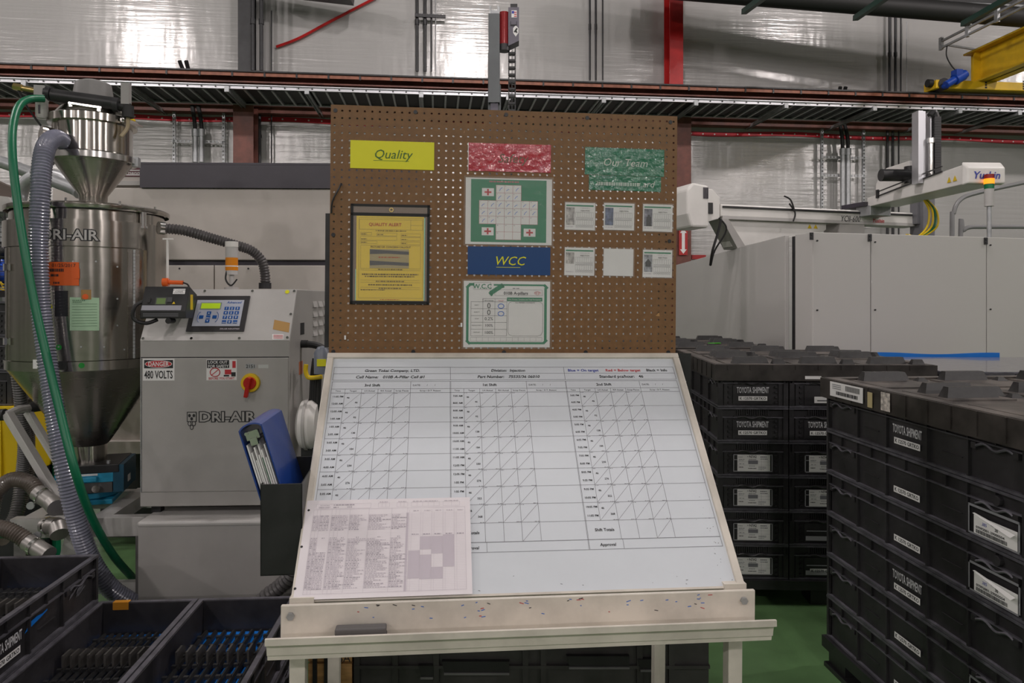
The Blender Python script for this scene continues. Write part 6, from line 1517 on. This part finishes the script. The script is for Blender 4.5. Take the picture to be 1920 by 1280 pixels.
# --- stack at the right of the far stack, open totes with film and blue sheet
o3 = MF @ Vector((1.20, .02, 0)); stack(o3, rzF, spec_hid('beside the N7A2 stack, covered with film'), 'side', None, 'black pallet under the film-covered stack')
M3 = Matrix.Translation(o3) @ Matrix.Rotation(rzF,4,'Z'); zt = PH_+6*TP
o = MB().box(0.01,0.01,.001,1.13,1.0,.010).build('film_sheet', mat('grey_film',(.15,.145,.17),.18,0,.2,30,coat=.4)); o.matrix_world = M3 @ Matrix.Translation((0,0,zt)); tag(o, 'glossy grey film sheet over the totes at the right', 'film sheet')
b = MB(); n = 24
for k in range(n):
    x0, x1 = .0+.95*k/n, .0+.95*(k+1)/n; h0, h1 = .030+.006*math.sin(k*.35), .030+.006*math.sin((k+1)*.35)
    b.hexa([(x0,1.05,0),(x1,1.05,0),(x1,1.058,0),(x0,1.058,0),(x0,1.05,h0),(x1,1.05,h1),(x1,1.058,h1),(x0,1.058,h0)])
o = b.build('blue_sheet', M['blueliner']); o.matrix_world = M3 @ Matrix.Translation((0,0,zt+.001)); tag(o, 'blue corrugated plastic sheet edge standing behind the film', 'plastic sheet')
# ================================================================ totes with parts at the lower left
rzL = R(3.8)-YAW; oLfar = PD(188, HZ, 2.83); oLfar.z = 0
RL = Matrix.Rotation(rzL,4,'Z'); oL = oLfar - (RL.to_3x3() @ Vector((TW+.004, TL, 0)))
ML = Matrix.Translation(oL) @ RL; PB = .085
o = pallet_mesh(PB); o = mobj('pallet', o); o.matrix_world = ML; tag(o, 'black plastic pallet under the open totes of black parts', 'pallet')
tops = {}
for c in range(3):
    for i in range(3 if c == 0 else 2):
        top = i == (2 if c == 0 else 1)
        if top:
            lab = ('grey-black tote with white lettering, raised on the pile beside the hopper stand', 'open tote of black trims with orange tape on its rim', 'open tote of black trims showing blue lining between them')[c]
            parts = (('stencilR','plateR','blueslot','whitescrape'),(),())[c]
        else: lab, parts = 'black tote under the open totes of black trims', ()
        Mt = ML @ Matrix.Translation((TW/2+.001+c*.3835, .001, PB+i*TP))
        e = tote(Mt, lab, parts or (() if not top else ()), 'totes on the pallet of black trims')
        if top: tops[c] = Mt
# orange tape on the rim
o = MB().box(-.03,0,0,.03,.022,.0012).box(-.03,-.0012,-.028,.03,0,.0012).build('orange_tape', mat('orange_tape',(.62,.26,.02),.5)); o.matrix_world = tops[1] @ Matrix.Translation((-.10,TL-.026,THH)); tag(o, 'piece of orange tape on a tote rim', 'tape')
# trims lying lengthwise: curved bar with clip towers, one upright fin
def trim_mesh():
    b = MB(); n = 14; L = 1.0; sec = [(-.008,0),(.008,0),(.009,.012),(.004,.022),(-.004,.020),(-.009,.010)]
    vs = []
    for i in range(n+1):
        y = .05+L*i/n; zc = .012+.020*math.sin(math.pi*i/n); xs = .010*math.sin(math.pi*i/n)
        vs += [(x+xs, y, z+zc) for x, z in sec]
    k = len(sec); b.add(vs, [(i*k+j, i*k+(j+1)%k, (i+1)*k+(j+1)%k, (i+1)*k+j) for i in range(n) for j in range(k)] + [tuple(range(k-1,-1,-1)), tuple(n*k+j for j in range(k))], 0)
    for i in range(12):
        y = .09+.08*i; zc = .032+.020*math.sin(math.pi*(y-.05)/L); b.box(-.006,y,zc-.004,.010,y+.012,zc+.008)
    return b.mesh('bar', M['plastic'])
def fin_mesh():
    b = MB(); b.prism([(-.004,.76,.02),(-.004,.84,.02),(-.004,.84,.072),(-.004,.812,.090),(-.004,.76,.090)],(.007,0,0)); return b.mesh('fin', mat('fin_black',(.06,.056,.052),.45))
TRM, FIN = trim_mesh(), fin_mesh()
for c in range(3):
    lz = .062
    o = MB().box(-TW/2+.03,.03,.013,TW/2-.03,TL-.035,lz).build('lining', M['blueliner']); o.matrix_world = tops[c]; tag(o, ('blue plastic lining under the trims in the raised tote','blue plastic lining in the tape-marked tote','blue plastic lining showing between trims in the tote by the stand')[c], 'lining')
    n, dxk = ((11,.0282),(11,.0282),(9,.0352))[c]
    for k in range(n):
        e = bpy.data.objects.new('pillar_trim', None); COL.objects.link(e); e.empty_display_size = .02
        e.matrix_world = tops[c] @ Matrix.Translation((-TW/2+.048+k*dxk, .02, lz+.0005-.012+.0)) 
        tag(e, 'long glossy black pillar trim lying in ' + ('the raised tote','the tote with orange tape','the tote by the stand leg')[c], 'trim part', 'trims in ' + ('the raised tote','the tape-marked tote','the tote by the stand')[c])
        mobj('bar', TRM, e); mobj('fin', FIN, e)
# ================================================================ totes on the yellow bin at the far left
s_ = 3.80/FPX; zt_ = EYE+(HZ-762)*s_; pr_ = PD(23, HZ, 3.82)
MT = Matrix.Translation((pr_.x, pr_.y, 0)) @ Matrix.Rotation(R(-4),4,'Z')
for i in range(3):
    tote(MT @ Matrix.Translation((-TW/2, 0, zt_+.002+i*TP)), ('lowest','middle','uppermost')[i]+' black tote stacked on the yellow bin at the far left', ('stencilF','plateF'), 'totes on the yellow bin')
# ================================================================ black bulk container behind the stand legs
D = 2.78; p = PD(663, HZ, D); s = D/FPX
t = thing('bulk_container', 'black ribbed plastic bulk container standing behind the stand legs', 'container', (p.x,p.y,0), R(-6))
Wc = (1332-663)*s; Hc = .50; z = lambda py: EYE+(HZ-py)*s; X = lambda px: (px-663)*s
bm_ = mat('container_black',(.030,.028,.027),.42,0,.2,8)
MB().box(0,.02,.01,Wc,.95,Hc).build('body', bm_, t, .004)
b = MB()
for px in (663,735,812,980,1014,1195,1225,1255): b.box(X(px),.006,.02,X(px)+.022,.022,Hc-.01)
b.box(0,.004,z(1252)-.006,Wc,.022,z(1252)+.006).box(0,.004,Hc-.03,Wc,.022,Hc).box(0,.004,.0,Wc,.022,.03); b.build('ribs', bm_, t)
for a, c_, y0, y1 in ((828,955,1240,1262),(1062,1180,1230,1251),(784,812,1248,1270),(1196,1224,1236,1256)):
    MB().prism([(X(a),.0,z(y0)),(X(c_),.0,z(y0)),(X(c_),.0,z(y1)),(X(a)+.012,.0,z(y1))][::-1],(0,.03,0)).build('hand_slot', mat('slot_dark',(.006,.006,.006),.5), t)
    MB().box(X(a)+.01,-.006,z(y1)-.004,X(c_),.02,z(y1)+.003).build('slot_lip', mat('lip_grey',(.12,.12,.12),.3), t)
p = PD(578, HZ, 2.80); t = thing('wood_crate', 'pale wooden crate with black lettering behind the left stand leg', 'crate', (p.x,p.y,0), R(-6)); s = 2.8/FPX
for k in range(4): MB().box(0,0,.02+k*.105,82*s,.02,.115+k*.105).build('slat', M['wood'], t)
MB().box(.005,.02,0,80*s,.5,.44).build('core', mat('crate_dark',(.05,.035,.02),.8), t)
for k in range(3): MB().box(.02+k*.045,-.012,.10,.036+k*.045,-.001,.40).build('dark_strap', M['black'], t)
b = MB(); text(b,'SA',(.166,-.0015,EYE+(HZ-1240)*s),(1,0,0),(0,0,1),.030,'r'); b.build('lettering', M['ink'], t)
# ================================================================ things between dryer and stand
t = thing('blower_housing', 'round white blower housing at the side of the dryer', 'blower', PD(580, 795, 3.2), R(-3)); 
MB().lathe([(0,-.045),(.075,-.045),(.105,-.03),(.11,.015),(.09,.04),(0,.045)],40).xf(Matrix.Rotation(R(90),4,'Y')).build('shell', M['white'], t)
MB().lathe([(.107,-.012),(.115,-.012),(.115,.0),(.107,.0)],40,close=True).xf(Matrix.Rotation(R(90),4,'Y')).build('seam_ring', M['lgrey'], t)
q = PD(580,795,3.2); MB().box(-.03,-.03,-q.z+.714,.03,.03,-.10).build('pedestal', M['black'], t)
for k, (xa, xb, m) in enumerate(((586,572,'rubber'),(590,578,'rubber'),(594,584,'rubber'),(599,588,'rubber'),(592,582,'galv'))):
    P_ = [PD(xa+4,672+4*k,3.2+.02*k),PD(xa,705,3.2),PD(xa-3,760,3.2),PD((xa+xb)/2-4,830,3.2),PD(xb,910,3.2),PD(xb+4,1000,3.2)]
    tag(MB().tube(spl(P_,6),.011 if m == 'rubber' else .006,8).build('hanging_cable', M[m]), ('innermost','second','third','outermost')[k] + ' black cable hanging beside the dryer' if m == 'rubber' else 'thin bright braided cable among the black cables', 'cable', 'cables hanging beside the dryer')
tag(MB().tube(spl([PD(574,683,3.15),PD(573,695,3.15),PD(577,706,3.15),PD(586,708,3.15),PD(604,706,3.15)],6),.010,10).build('yellow_hook', M['yellowp']), 'bent yellow hook holding the hanging cables', 'hook')
t = thing('pull_handle', 'grey rounded plug with yellow warning tag by the whiteboard corner', 'plug', PD(604,700,3.1)); MB().lathe([(0,.12),(.02,.115),(.035,.09),(.035,.0),(.0,0)],20).build('body', mat('plug_grey',(.17,.19,.23),.35), t); MB().box(-.016,-.040,.035,.022,-.035,.065).build('tag', M['signy'], t)
hz('floor_hose', [(556,1050,2.92),(545,1080,2.93),(520,1103,2.94),(492,1125,2.94),(470,1160,2.94)], .034, M['darkhose'], 'dark ribbed hose running below the file holder', step=.02, depth=.16)
t = thing('hanging_papers', 'white papers and black clipboard hanging behind the whiteboard edge', 'papers'); t.matrix_world = STAND @ Matrix.Translation((.60,.01,W0-.30))
MB().box(.0,.01,.05,.075,.014,.30).build('clipboard', M['plastic'], t); MB().prism([(.0,.0,-.03),(.075,.0,.02),(.045,.0,-.10),(0,0,-.10)],(0,.003,0)).build('paper', M['paper'], t); MB().box(.0,.004,.10,.055,.007,.20).build('paper', M['paper'], t)
